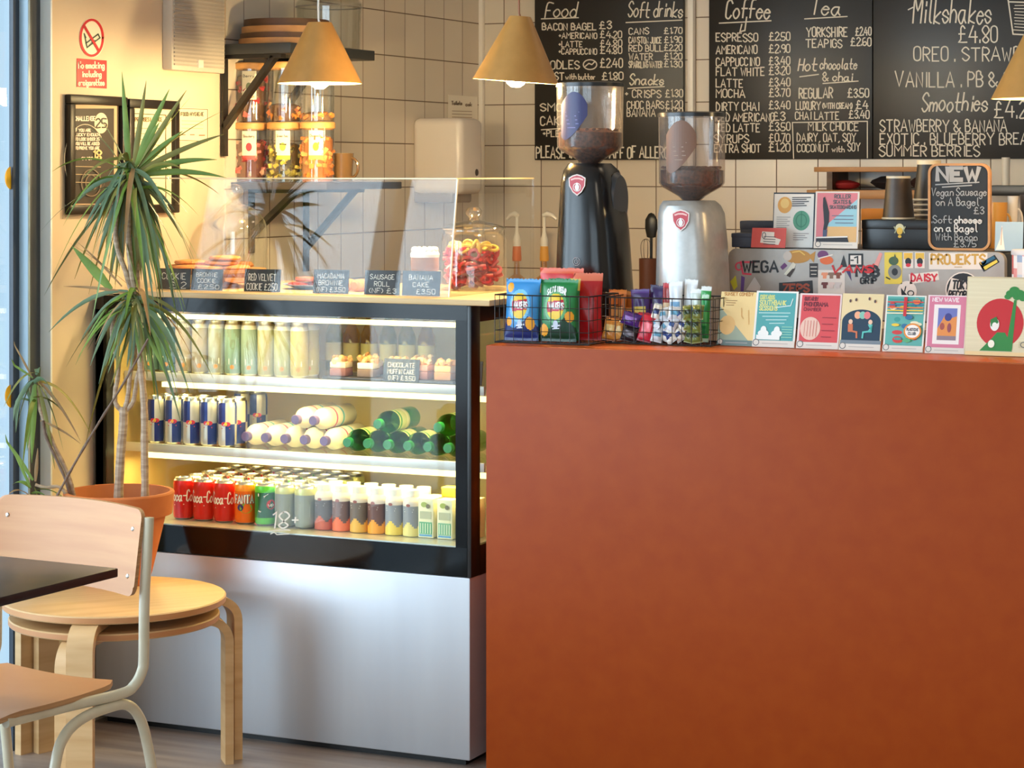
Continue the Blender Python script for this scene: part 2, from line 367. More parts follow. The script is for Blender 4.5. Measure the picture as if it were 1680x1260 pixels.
# ---------------------------------------------------------------- display fridge
FX0, FX1, FD, FH = .012, 1.182, .68, 1.2
t = FRIDGE = thing('display_fridge', 'black framed glass display fridge with brushed steel base, full of drinks and cakes', 'display fridge', (.6, .35, 0))
wpart(MB().box(FX0, FX1-.004, 0, FD, .02, .492, M_STEEL, .004), 'base_panel', t)
wpart(MB().box(FX0+.02, FX1-.03, .03, FD-.02, 0, .02, BLACK), 'plinth', t)
f = MB().box(FX0, FX0+.03, 0, .05, .492, 1.195, BLACK, .003).box(FX1-.012, FX1, .0, .054, .492, 1.195, M_BLACKMET, .002).box(FX1-.012, FX1, FD-.05, FD, .492, 1.195, M_BLACKMET)
f.box(FX0, FX1, FD-.03, FD, 1.15, 1.195, BLACK).box(FX1-.012, FX1, .05, FD-.05, 1.15, 1.195, M_BLACKMET, .002).box(FX0, FX0+.012, .05, FD, 1.15, 1.195, BLACK).box(FX1-.012, FX1, .05, FD-.05, .492, .57, BLACK)
wpart(f, 'frame', t)
b = MB().box(FX0, FX1-.012, 0, .006, .494, .568, col(12, 12, 13, .08, 0, .4)).box(FX0+.028, FX1-.012, 0, .006, 1.156, 1.195, col(14, 14, 15, .15, 0, .22)).box(FX1-.045, FX1-.012, 0, .006, .568, 1.156, col(11, 11, 12, .2, 0, .2)).box(FX0, FX0+.035, 0, .006, .568, 1.156, col(22, 18, 15, .2, 0, .2))
o = wpart(b, 'printed_border', t); o['label'] = 'glossy black border printed round the front glass'
wpart(MB().box(FX0+.035, FX1-.045, .001, .006, .566, 1.158, M_FRONT), 'front_glass', t, 0)
wpart(MB().box(FX1-.008, FX1-.003, .054, FD-.05, .57, 1.15, M_FRONT), 'side_glass', t, 0)
wpart(MB().box(FX0+.012, FX1-.012, FD-.02, FD-.005, .57, 1.15, noisy('pale_lining', (222, 202, 150), (230, 212, 164), (3, 3, 3), .4)).box(FX0+.006, FX0+.012, .05, FD-.02, .57, 1.15, noisy('side_lining', (214, 184, 120), (222, 194, 132), (3, 3, 3), .4)), 'lining', t)
wpart(MB().box(FX0+.012, FX1-.012, .01, FD-.02, .55, .57, noisy('fridge_deck', (190, 190, 186), (204, 204, 200), (30, 30, 30), .3, .7)), 'deck', t)
wpart(MB().box(PX(225, 488, .0).x+.10, 1.240, -.012, FD, 1.195, 1.211, M_TOP, .003), 'top_board', t)
M_SHELF = noisy('shelf_lip', (206, 206, 206), (218, 218, 216), (3, 60, 60), .35, .3); M_SHG = glass('shelf_glass', (.94, .97, .95), .08, .02)
for z, x0 in ((.974, .10), (.772, .03)):
    s = wpart(MB().box(FX0+.014, FX1-.02, .118, .128, z-.024, z+.001, M_SHELF, .002), 'shelf', t)
    g = MB().box(FX0+.014, FX1-.02, .128, FD-.03, z-.006, z, M_SHG).build('shelf_glass', s, smooth=0)
    l = MB().box(FX0+x0+.03, FX1-.02, .136, .15, z-.042, z-.028, M_LED).build('led_strip', s, smooth=0); l['label'] = 'glowing warm strip light under the shelf lip'
    la = area('fridge_strip_light', ((FX0+x0+FX1)/2, .143, z-.043), (0, 0, 0), FX1-FX0-x0-.06, .012, (1, .76, .27), 4.2)
l = wpart(MB().box(FX0+.08, FX1-.05, .05, .07, 1.133, 1.145, M_LED), 'led_strip', t, 0)
area('fridge_strip_light', ((FX0+FX1)/2, .075, 1.132), (-.25, 0, 0), FX1-FX0-.16, .012, (1, .76, .27), 2.6)
a = AY(-.0005); a.text('18+', 446, 866, 26, CHALK, 42, 2.6, slant=.1, jit=.1); a.line([(440, 871), (470, 869), (476, 870)], 1.6, CHALK).line([(444, 876), (450, 873), (454, 877), (474, 876)], 1.6, CHALK)
o = wpart(a, 'lettering', t, 0); o['label'] = 'white hand-painted 18+ on the front glass'

# the guard on top: front pane leaning back, a side pane
t = thing('sneeze_guard', 'clear glass sneeze guard on top of the display fridge', 'glass guard', (.6, .06, 1.211))
gx1 = PY(736, 492, .06).x; gx0 = .10
zt = 1.52
p = [V((gx0, .06, 1.211)), V((gx1, .06, 1.211)), V((gx1, .11, zt)), V((gx0, .11, zt))]
wpart(MB().prism(p, (0, .006, 0), M_GUARD), 'front_pane', t, 0)
p = [V((gx1, .066, 1.211)), V((gx1, .60, 1.211)), V((gx1, .60, zt)), V((gx1, .116, zt))]
wpart(MB().prism(p, (-.006, 0, 0), M_GUARD), 'side_pane', t, 0)
e = MB().box(gx0, gx1, .109, .117, zt, zt+.0035, col(236, 214, 168, .2)).box(gx1-.007, gx1+.0005, .118, .60, zt, zt+.0035, col(236, 214, 168, .2))
e.prism([V((gx1-.001, .059, 1.211)), V((gx1+.002, .059, 1.211)), V((gx1+.002, .109, zt)), V((gx1-.001, .109, zt))], (0, .006, 0), col(236, 226, 208, .2))
o = wpart(e, 'polished_edge', t, 0); o['label'] = 'bright polished rim of the glass panes'

# ---------------------------------------------------------------- pendant lamps
def pendant(name, label, px, py_rim, Y, R, rt, hh, tilt, cordcol, group):
    c = PY(px, py_rim, Y)
    t = thing(name, label, 'pendant lamp', c, group=group, rot=tilt)
    sh = MB().lathe([(rt, hh), (R, 0), (R-.003, 0), (rt-.003, hh-.003), (0, hh-.003)], None, n=48, mats=[M_LAMP, M_LAMP, col(250, 214, 150, .6), M_LAMP]).lathe([(0, hh+.001), (rt, hh)], M_LAMP, n=48)
    sh.build('lamp_shade', t)
    b = MB().lathe([(0, -.016), (.012, -.015), (.024, -.006), (.031, .010), (.031, .022), (.024, .04), (.015, .055), (.014, .075), (0, .075)], M_BULB, n=20).build('bulb', t); b['label'] = 'glowing round bulb'
    MB().lathe([(0, .07), (.02, .07), (.02, hh-.01), (0, hh-.01)], col(230, 224, 214), n=16).build('lamp_holder', t)
    mt = Matrix.LocRotScale(c, None, None) @ (Matrix.Rotation(tilt[1], 4, 'Y') if tilt else Matrix())
    top = mt @ V((0, 0, hh)); iv = mt.inverted()
    MB().tube([iv @ q for q in curve([top, top+V((-.004 if tilt else 0, 0, .12)), V((top.x+(.012 if tilt else 0), top.y, 3.0))])], .003, cordcol, 6).build('cord', t)
    l = bpy.data.lights.new('pendant_glow', 'POINT'); l.energy = 31 if px < 1500 else 5; l.color = (1, .74, .36); l.shadow_soft_size = .03
    lo = bpy.data.objects.new('pendant_glow', l); COL.objects.link(lo); lo.parent = t; lo.location = (0, 0, -.022)
LG = 'mustard cone pendants over the counter'
pendant('pendant_lamp', 'mustard cone pendant lamp hanging level over the display fridge', 524.5, 137, .346, .120, .034, .173, (0, 0, 0), col(240, 236, 228), LG)
pendant('pendant_lamp', 'tilted mustard cone pendant lamp in front of the food menu board', 846, 134, .346, .118, .029, .178, (0, math.radians(4.5), 0), col(150, 90, 50), LG)
pendant('pendant_lamp', 'mustard cone pendant lamp cut off in front of the milkshake board', 1706, 162, .346, .118, .029, .178, (0, 0, 0), col(150, 90, 50), LG)
# ---------------------------------------------------------------- menu boards on the back wall
YS = YB-.02
def board(px0, px1, py0, py1, label, art):
    a0, a1 = PY(px0, py0, YS), PY(px1, py1, YS); z1 = a1.z; z0 = PY(px0, py0, YS).z
    t = thing('menu_board', label, 'chalkboard', ((a0.x+a1.x)/2, YS, z1), group='chalkboard menus on the tiled wall')
    wpart(MB().box(a0.x, a1.x, YS, YB-.001, z1, z0, M_BOARD, .002), 'panel', t)
    for fn_ in art:
        a = AY(YS-.0004); fn_(a); o = wpart(a, 'lettering', t, 0); o['label'] = 'hand-written white chalk menu column'
C = CHALK
def b1(a):
    a.text('Food', 894, 28, 24, C, 50, 2.2, True, .25).line([(888, 31), (949, 29)], 1.8, C)
    a.text('BACON BAGEL', 890, 49, 10.5, C, 88, 2.0).text('£3', 984, 47, 12, C, 19, 2)
    for s, y in (('+AMERICANO', 63), ('+LATTE', 77), ('+CAPPUCCINO', 89)):
        a.text(s, 917, y, 9, C, 62 if 'M' in s or 'P' in s else 38, 1.7).text('£4.20' if 'M' in s else '£4.80', 985, y-1, 11, C, 35, 1.8)
    a.text('NOODLES', 884, 113, 13, C, 66, 2).ring(968, 106, 11, 8, 2, C).line([(960, 109), (966, 104), (971, 106), (976, 101)], 2, C).text('£2.40', 985, 110, 14, C, 36, 2)
    a.text('TOAST', 884, 131, 12, C, 41, 2).text('with butter', 928, 130, 9, C, 48, 1.6).text('£1.80', 988, 131, 12, C, 34, 2)
def b1c(a):
    a.text('SMOKED', 887, 182, 12, C, 70, 2).text('CAKES', 887, 205, 14, C, 50, 2).line([(888, 213), (930, 210)], 1.8, C).text('+PLEASE ASK', 891, 224, 10, C, 80, 1.7)
def b1d(a):
    a.text('PLEASE INFORM STAFF OF ALLERGIES', 880, 259, 18, C, 236, 2.3)
def b1b(a):
    a.text('Soft drinks', 1030, 28, 25, C, 89, 2.2, True, .25).line([(1027, 37), (1119, 33)], 1.8, C)
    for s, w, p, y in (('CANS', 32, '£1.70', 56), ('CAWSTON JUICE', 53, '£1.90', 71), ('RED BULL', 56, '£2.20', 84), ('WATER', 38, '£1.20', 98), ('SPARKLING WATER', 54, '£1.30', 111)):
        a.text(s, 1032, y, 10, C, w, 1.7).text(p, 1090, y-1, 10, C, 29, 1.7)
    a.text('Snacks', 1033, 139, 17, C, 55, 2.2, True, .2).line([(1030, 145), (1090, 142)], 1.8, C)
    for s, w, p, y in (('+ CRISPS', 58, '£1.30', 160), ('CHOC BARS', 60, '£1.20', 178), ('BANANA', 46, '£1.20', 191)):
        a.text(s, 1026 if '+' in s else 1029, y, 12, C, w, 1.8).text(p, 1092, y-1, 12, C, 28, 1.8)
board(877, 1121, -62, 262, 'chalkboard menu of food, soft drinks and snacks, beside the trunking', (b1, b1b, b1c, b1d))
def b2(a):
    a.text('Coffee', 1190, 30, 30, C, 72, 2.6, True, .22).line([(1225, 28), (1222, 50), (1214, 52), (1217, 40)], 2.4, C).line([(1180, 38), (1265, 34)], 2, C)
    for s, w, p, y in (('ESPRESSO', 68, '£2.50', 68), ('AMERICANO', 67, '£2.90', 88), ('CAPPUCCINO', 71, '£3.40', 108), ('FLAT WHITE', 79, '£3.20', 124), ('LATTE', 43, '£3.40', 143), ('MOCHA', 47, '£3.70', 160), ('DIRTY CHAI', 70, '£3.40', 181), ('ICED AMERICANO', 98, '£3', 199), ('ICED LATTE', 74, '£3.50', 216), ('SYRUPS', 56, '£0.70', 234), ('EXTRA SHOT', 76, '£1.20', 250)):
        a.text(s, 1175 if len(s) < 11 and s not in ('ICED LATTE', 'SYRUPS', 'EXTRA SHOT') else 1172, y, 13, C, w, 1.9).text(p, 1262 if len(p) > 2 else 1268, y-2, 13, C, 34 if len(p) > 2 else 20, 1.9)
def b2b(a):
    a.text('Tea', 1328, 24, 26, C, 50, 2.4, True, .22).line([(1320, 31), (1390, 27)], 1.8, C)
    a.text('YORKSHIRE', 1323, 60, 15, C, 67, 2).text('£2.40', 1404, 58, 13, C, 25, 1.9).text('TEAPIGS', 1322, 78, 13, C, 59, 1.9).text('£2.60', 1396, 75, 13, C, 33, 1.9)
    a.text('Hot', 1309, 116, 20, C, 30, 2.2, True, .2).line([(1312, 126), (1343, 122)], 1.8, C).text('chocolate', 1345, 113, 17, C, 60, 2, True, .2).text('& chai', 1350, 133, 14, C, 48, 2, True, .1).line([(1350, 137), (1408, 133)], 1.8, C)
    a.text('REGULAR', 1311, 161, 16, C, 55, 2.2).text('£3.50', 1391, 159, 14, C, 34, 2).text('LUXURY', 1306, 180, 13, C, 40, 1.9).text('(WITH CREAM)', 1350, 178, 9, C, 48, 1.8).text('£4', 1405, 178, 13, C, 19, 2).text('CHAI LATTE', 1305, 196, 12, C, 71, 1.8).text('£3.40', 1393, 194, 13, C, 33, 1.9)
    a.line([(1302, 260), (1300, 201), (1423, 199), (1423, 259)], 1.8, C)
    a.text('MILK CHOICE', 1326, 214, 13, C, 82, 1.8).text('DAIRY, OAT, SOY', 1308, 232, 13, C, 96, 1.8).text('COCONUT', 1308, 249, 12, C, 52, 1.8).text('with', 1365, 249, 9, C, 20, 1.6).text('SOY', 1391, 248, 13, C, 20, 1.8)
board(1163, 1431, -62, 261, 'chalkboard menu of coffee, tea and hot chocolate, right of the trunking', (b2, b2b))
def b3(a):
    a.text('Milkshakes', 1498, 38, 40, C, 127, 2.5, True, .2).line([(1490, 16), (1498, 12)], 2, C).text('£4.80', 1573, 69, 27, C, 63, 2.3)
    a.text('OREO . STRAWBERRY', 1500, 100, 22, C, 236, 2.2).text('VANILLA . PB & CHOC', 1469, 142, 24, C, 230, 2.3)
    a.text('Smoothies', 1512, 182, 30, C, 107, 2.5, True, .22).text('£4.20', 1632, 193, 27, C, 66, 2.4)
    a.text('STRAWBERRY & BANANA', 1444, 216, 19, C, 208, 2.1).text('EXOTIC . BLUEBERRY BREAKFAST', 1444, 237, 18, C, 305, 2.1).text('SUMMER BERRIES', 1443, 256, 17, C, 164, 2.1)
def b3b(a):
    a.line([(1654, 0), (1662, 56), (1700, 58)], 2.2, C).line([(1652, -4), (1655, 3), (1720, 5)], 2.2, C)
    for i in range(9): a.line([(1662+random.uniform(0, 4), 9+i*5), (1700, 10+i*5+random.uniform(-2, 2))], 1.3, C)
board(1432.5, 1800, -62, 260, 'chalkboard menu of milkshakes and smoothies, furthest from the fridge', (b3, b3b))

# ---------------------------------------------------------------- left wall: signs, frames, papers
def wallbox(px0, px1, py0, py1, d, mat, bev=.001, X=0):
    a, b = PX(px0, py0, X), PX(px1, py1, X)
    za, zb = PX((px0+px1)/2, py0, X).z, PX((px0+px1)/2, py1, X).z
    return MB().box(X+.0005, X+d, a.y, b.y, zb, za, mat, bev), V((X, (a.y+b.y)/2, zb)), (a.y, b.y, zb, za)
RED = col(196, 36, 44, .45)
c = PX(150.5, 62, 0)
t = thing('no_smoking_sign', 'round red and white no smoking sign on the cream wall', 'sign', c)
rz_ = 32*(PX(150, 30, 0).z-PX(150, 62, 0).z)/32; ry_ = (PX(171, 62, 0).y-PX(130, 62, 0).y)/2
M_ = Matrix.Rotation(PI/2, 4, 'Y')
MB().lathe([(0, 0), (1, 0), (1, .001), (0, .001)], col(236, 226, 206), M=Matrix.Diagonal((1, ry_, rz_, 1)) @ M_, n=36).build('disc', t)
a = AX(.0012); a.ring(150.5, 62, 18.3, 29.5, 4, RED, 36)
GN = col(52, 70, 56)
a.line([(139, 58), (143, 78), (164, 62), (161, 56), (141, 71)], 2.2, GN).line([(138, 55), (141, 62)], 2, GN).line([(146, 75), (156, 66)], 1.6, GN)
a.line([(138, 42), (162, 83)], 4, RED)
wpart(a, 'symbol', t, 0)
m, L, _ = wallbox(125.5, 174.5, 97.5, 144, .0015, RED, 0)
t = thing('warning_plaque', 'red rectangular plaque with white lettering below the round sign', 'sign', L)
wpart(m, 'plate', t)
a = AX(.0017); W_ = col(240, 214, 200); a.text('No smoking', 129, 112, 11, W_, 42, 1.8, jit=0).text('including', 135, 126, 10, W_, 31, 1.7, jit=0).text('e-cigarettes', 129, 140, 10, W_, 42, 1.7, jit=0)
wpart(a, 'lettering', t, 0)
def framed(px0, px1, py0, py1, label, art, paper):
    m, L, (y0, y1, z0, z1) = wallbox(px0, px1, py0, py1, .006, BLACK, 0)
    t = thing('framed_notice', label, 'framed notice', L, group='black framed notices on the wall')
    wpart(MB().box(.001, .008, y0+.01, y1-.01, z0+.01, z1-.01, paper), 'sheet', t)
    w_ = .026; f = MB()
    for s in ((y0, y1, z1-w_, z1), (y0, y1, z0, z0+w_), (y0, y0+w_, z0+w_, z1-w_), (y1-w_, y1, z0+w_, z1-w_)): f.box(.001, .022, *s, col(26, 21, 18, .42, 0, .3), .004)
    wpart(f, 'frame', t)
    a = AX(.0085); art(a); wpart(a, 'print', t, 0)
def f1(a):
    a.rect(116, 172, 192, 338, col(190, 160, 128, .6)).rect(121, 178, 187, 334, col(40, 30, 24, .6)).ring(140, 262, 34, 58, 1.2, col(190, 180, 160), 30, 2.2, 5.6)
    a.text('CHALLENGE', 122, 198, 7, W_, 34, 1.4, jit=0).ell(166, 202, 11, 17, col(238, 214, 180)).text('25', 157.5, 209, 14, col(40, 30, 24), 17, 2.6, jit=0)
    for i, s in enumerate(('IF YOU ARE', 'LUCKY ENOUGH', 'TO LOOK UNDER 25', 'YOU WILL BE ASKED', 'TO PROVE YOU ARE')): a.text(s, 123, 216+i*7.3, 4.6, W_, 26 if i == 0 else 40, 1.1, jit=0)
    a.text('over', 134, 262, 8, W_, 18, 1.5, jit=0).text('18', 154, 261, 14, col(240, 200, 140), 12, 2.6, jit=0)
    for i in range(3): a.line([(123, 273+i*13), (165, 274+i*13)], 1.3, col(170, 150, 120))
    a.ring(150, 300, 16, 22, 1.4, col(120, 105, 85)).ring(150, 300, 9, 13, 1.4, col(120, 105, 85))
framed(105, 200, 157, 351, 'black framed age-check notice with a white 25 disc beside the window', f1, col(70, 52, 40, .6))
def f2(a):
    a.line([(216, 186), (216, 338), (272, 338), (272, 189), (216, 186)], 1.3, col(90, 70, 50)); a.text('PREMISES LICENCE', 222, 199, 6, col(110, 90, 60), 44, 1.2, jit=0)
    for i in range(13): a.line([(221, 210+i*9), (267-(i*7) % 15, 211+i*9)], 1.1, col(150, 130, 100))
framed(203, 285.5, 164, 350, 'black framed certificate partly behind the palm leaves', f2, col(232, 218, 180, .5))
m, L, _ = wallbox(290, 342, 177, 233, .001, col(238, 226, 190, .6), 0)
t = thing('paper_certificate', 'unframed white paper certificate taped by the shelf bracket', 'certificate', L); wpart(m, 'sheet', t)
a = AX(.0012); a.line([(291.5, 178), (291.5, 230), (340.5, 232), (340.5, 179.5), (291.5, 178)], 1.2, col(120, 100, 70)).text('FOOD HYGIENE', 297, 190, 5.5, col(80, 64, 48), 37, 1.2, jit=0)
for i in range(3): a.line([(298, 198+i*6), (333, 199+i*6)], 1, col(190, 170, 130))
a.line([(296, 221), (304, 221)], 1.4, col(120, 100, 80)).line([(312, 221), (319, 221)], 1.4, col(120, 100, 80)).line([(327, 222), (336, 222)], 1.8, col(180, 110, 80)); wpart(a, 'print', t, 0)
# slatted white panel high on the wall
m, L, (y0, y1, z0, z1) = wallbox(266, 353, -60, 118, .035, col(198, 190, 178, .6), .004)
t = thing('slatted_panel', 'white slatted wall panel high up beside the wall shelf', 'wall panel', L); wpart(m, 'casing', t)
m = MB()
for k in range(26):
    z = z0+.014+k*(z1-z0-.02)/26; m.box(.030, .039, y0+.008, y1-.008, z, z+.0055, col(176, 168, 156, .6))
wpart(m, 'slats', t)
wpart(MB().box(.034, .042, (y0+y1)/2-.012, (y0+y1)/2+.014, z0+.012, z0+.035, col(232, 226, 216)), 'clip', t)
# towel dispenser near the corner
t = thing('towel_dispenser', 'white rounded paper towel dispenser on the tiles near the corner', 'paper towel dispenser', (0, 2.0, 1.44))
y0 = PX(757, 250, .20).y; y1 = min(PX(793, 250, .20).y, y0+.27)
za, zb = PX(757, 193, .20).z, PX(757, 333, .20).z
wpart(MB().box(.001, .20, y0, y1, zb+.03, za, col(232, 222, 212, .25), .025, seg=4), 'cover', t)
wpart(MB().box(.001, .16, y0+.01, y1-.01, zb, zb+.04, col(150, 136, 122, .4), .008), 'base', t)
c = PX(782, 283, .20); wpart(MB().lathe([(0, .002), (.012, .002), (.014, -.004), (0, -.004)], col(70, 60, 56), c, 16, M=Matrix.Rotation(PI/2, 4, 'Y')), 'lock', t)
m, L, _ = wallbox(735, 783, 157, 215, .001, col(244, 236, 220, .6), 0, .007)
t = thing('paper_notice', 'small white paper notice stuck above the towel dispenser', 'notice', L); wpart(m, 'sheet', t)
a = AX(.0085); a.text('Toilets', 741, 172, 6, col(120, 100, 80), 17, 1.3, jit=0).text('ask', 764, 174, 6, col(120, 100, 80), 10, 1.3, jit=0)
for i in range(3): a.line([(742, 182+i*5), (774, 183+i*5)], 1.2, col(180, 160, 140))
wpart(a, 'print', t, 0)

# ---------------------------------------------------------------- wall shelves with brackets
def shelf(name, label, y0, y1, z0, z1, d, br, mat):
    t = thing(name, label, 'shelf', (0, (y0+y1)/2, z0)); wpart(MB().box(.001, d, y0, y1, z0, z1, mat, .002), 'board', t)
    for (yb, drop, reach) in br:
        m = MB().box(.007, .015, yb, yb+.028, z0-drop, z0, M_BLACKMET).box(.007, reach+.03, yb, yb+.028, z0-.012, z0-.0005, M_BLACKMET)
        p0, p1 = V((.011, yb, z0-drop*.72)), V((reach, yb, z0-.008)); d_ = (p1-p0).normalized(); n_ = V((-d_.z, 0, d_.x))*.008
        m.prism([p0-n_, p1-n_, p1+n_, p0+n_], (0, .028, 0), M_BLACKMET); wpart(m, 'bracket', t)
YA = PX(356, 90, 0).y; ZU = PX(357, 90, 0).z
YA1 = PX(615, 95, .26).y
shelf('wall_shelf', 'high black wall shelf holding a stack of wooden boards', YA, YA1, ZU, ZU+.032, .26, ((YA+.012, .31, .19), (YA1-.25, .31, .19)), col(52, 54, 54, .45))
YL = PX(385, 300, .02).y+.0; ZL = PX(392, 299, .02).z; YL1 = PX(657, 300, .34).y
shelf('wall_shelf', 'lower dark wall shelf lined with storage jars, behind the glass guard', YL, YL1, ZL-.022, ZL, .345, ((PX(404, 300, 0).y, .20, .17), (PX(494, 300, 0).y, .27, .19)), col(58, 50, 46, .45))
# storage jars, two tiers of three
def jar(label, loc, fill, lab, labcol, mark, r=.052, h=.165, seedn=40):
    t = thing('storage_jar', label, 'storage jar', loc, group='bamboo lidded storage jars on the lower wall shelf')
    MB().lathe([(r, .0), (r, h), (r-.002, h), (r-.002, .002), (r, 0)], M_JAR, n=32).build('glass_body', t)
    MB().lathe([(0, h-.004), (r-.004, h-.004), (r-.004, h), (r+.003, h), (r+.003, h+.017), (r-.001, h+.02), (0, h+.02)], M_BAMBOO, n=32).build('lid', t)
    f = MB(); hh = fill[0]*h; f.lathe([(0, .003), (r-.005, .003), (r-.005, hh-.008), (r*.5, hh), (0, hh-.004)], col(*fill[1], .7), n=20)
    for i in range(seedn):
        a = random.uniform(-PI, .3); z = random.uniform(.008, hh-.004); c_ = random.choice(fill[2]); s_ = random.uniform(.006, .011)
        f.box(-s_, s_, -s_*.7, s_*.7, -s_*.5, s_*.5, col(*c_, .5), M=Matrix.Translation((math.cos(a)*(r-.006), math.sin(a)*(r-.006), z)) @ Matrix.Rotation(random.uniform(0, 6), 4, V((1, random.random(), random.random())).normalized()))
    o = f.build('contents', t); o['kind'] = 'stuff'
    if lab:
        fn = lambda x, y, l: V(((r+.0008+l)*math.sin(x/r+.42), -(r+.0008+l)*math.cos(x/r+.42), y))
        a = Art(fn)
        for k in range(6): a.rect(-.022+k*.0075, h*.42, -.022+(k+1)*.0075, h*.96, col(244, 236, 206, .6)); a.lay = 1
        a.lay = 2
        for k in range(6): a.rect(-.022+k*.0075, h*.42, -.022+(k+1)*.0075, h*.50, labcol); a.lay = 2
        a.lay = 3; a.text(lab, -.018, h*.84, .008, col(90, 80, 60), .034, .0013, jit=0).ell(0, h*.66, .009, .013, mark)
        a.build('paper_label', t, smooth=0)
    return t
zj = ZL; yj = YL+.075
JX = [PZ(px, 250, (yj-CAM.y)/ray(px).y).x for px in (412, 467, 521)]
PK = ((180, 60, 60), (220, 120, 110), (240, 190, 160), (120, 70, 50)); GR = ((90, 80, 40), (150, 140, 60), (60, 50, 30), (220, 200, 90)); OR = ((220, 140, 60), (240, 180, 100), (190, 110, 50))
jar('storage jar of pink fruit tea with a strawberry label beside the wall', (JX[0], yj, zj), (.78, (130, 70, 56), PK), 'Strawberry', col(214, 90, 90), col(214, 60, 70), seedn=60)
jar('storage jar of green tea leaves with a lime label, middle of the lower tier', (JX[1], yj, zj), (.74, (80, 66, 40), GR), 'Green tea', col(170, 190, 60), col(170, 190, 70), seedn=60)
jar('storage jar of orange pasta-like pieces with a yellow label, furthest from the wall', (JX[2], yj, zj), (.86, (196, 120, 50), OR), 'Chamomile', col(240, 200, 90), col(232, 180, 40), seedn=60)
jar('upper storage jar of dark leaves with a pale card tag, against the wall', (JX[0], yj, zj+.186), (.9, (120, 84, 56), PK), 'Berry', col(236, 222, 190), col(130, 140, 100), seedn=30)
jar('upper half-empty storage jar standing on the lime label jar', (JX[1], yj, zj+.186), (.35, (110, 70, 40), OR), None, WHITE, WHITE, seedn=14)
jar('upper nearly empty storage jar below the level pendant lamp', (JX[2], yj, zj+.186), (.18, (150, 110, 70), OR), None, WHITE, WHITE, seedn=8)
t = thing('glass_mug', 'small brown glass mug beside the jars on the lower shelf', 'mug', (JX[2]+.012, yj+.13, ZL))
MB().lathe([(.0, .003), (.033, .003), (.037, .09), (.035, .09), (.031, .006), (0, .006)], col(120, 92, 60, .15), n=24).build('cup', t)
MB().tube([V((.034+.024*math.sin(a), 0, .045+.03*math.cos(a))) for a in [PI*i/10 for i in range(11)]], .0045, col(110, 84, 56, .15), 8).build('handle', t)
# things on the high shelf
zs = ZU+.032; yc = YA+.155
for k, (r, th, m_, lb) in enumerate(((.148, .018, M_WOOD, 'tan round wooden serving board at the bottom of the stack'), (.143, .016, M_WOODDK, 'dark wooden serving board in the middle of the stack on the shelf'), (.138, .020, M_WOOD, 'tan wooden serving board just under the topmost dark one'), (.132, .022, M_WOODDK, 'dark brown serving board topmost of the shelf stack'))):
    tag(MB().lathe([(0, 0), (r, 0), (r, th), (0, th)], m_, n=44).build('serving_board', loc=(.154, yc, zs)), lb, 'serving board', 'stacked serving boards on the high shelf'); zs += th+.0006
t = thing('cake_box', 'clear plastic cake box with domed lid on the high shelf', 'cake box', (.15, YA1-.105, ZU+.032))
MB().lathe([(0, .002), (.10, .002), (.104, .135), (.102, .135), (.098, .005), (0, .005)], M_CLEARP, n=40).build('tub', t)
MB().lathe([(.107, .135), (.107, .147), (.09, .168), (0, .175), (0, .172), (.088, .165), (.104, .145), (.104, .135), (.107, .135)], M_CLEARP, n=40).build('lid', t)
MB().tube([V((.106*math.cos(a), .106*math.sin(a), .137)) for a in [2*PI*i/40 for i in range(40)]], .0022, col(150, 144, 132, .3), 6, True).build('rim', t)
# ---------------------------------------------------------------- drinks and cakes inside the fridge
def can(name, label, r, h, matfn, art=None, cat='drink can', group=None, nv=12, turn=0):
    t = thing(name, label, cat, group=group); n = .90*h
    fn = lambda u, v: V((r*(1 if .03 < v < .97 else .93)*math.sin(2*PI*u), -r*(1 if .03 < v < .97 else .93)*math.cos(2*PI*u), .004+v*n))
    MB().grid(fn, 28, nv, matfn).build('body', t, rz=turn)
    MB().lathe([(r*.93, .004+n), (r*.82, h-.003), (r*.82, h), (r*.74, h), (r*.72, h-.004), (0, h-.004)], M_CANTOP, n=28).build('lid', t)
    MB().lathe([(0, .003), (r*.74, .0), (r*.78, 0), (r*.93, .0045)], M_CANTOP, n=28).build('base', t)
    if art:
        a = Art(lambda x, y, l: V(((r+.0004+l)*math.sin(x/r), -(r+.0004+l)*math.cos(x/r), y)), eps=.00012); art(a); a.build('lettering', t, rz=turn)
    return t
def solid(*c): k = col(*c, .3, .2); return lambda u, v: k
def slot(px, Y, z): p = PY(px, 700, Y); return V((p.x, Y, z))
def grid_of(proto, cols, rows, z, what, where, group, dx=0):
    """proto copied to each column and row; labels name row and column"""
    first = True
    for j, Y in enumerate(rows):
        for i, px in enumerate(cols):
            x = slot(px, rows[0], z).x+dx
            lab = '%s, %s row, %s column %s' % (what, ('front', 'second', 'third', 'fourth', 'back')[j], ORD[i], where)
            if first: proto.location = (x, Y, z); proto['label'] = lab; proto['group'] = group; first = False
            else: dup(proto, (x+random.uniform(-.001, .001), Y, z), lab, group=group)
Z1, Z2, Z3 = .5705, .7725, .9745
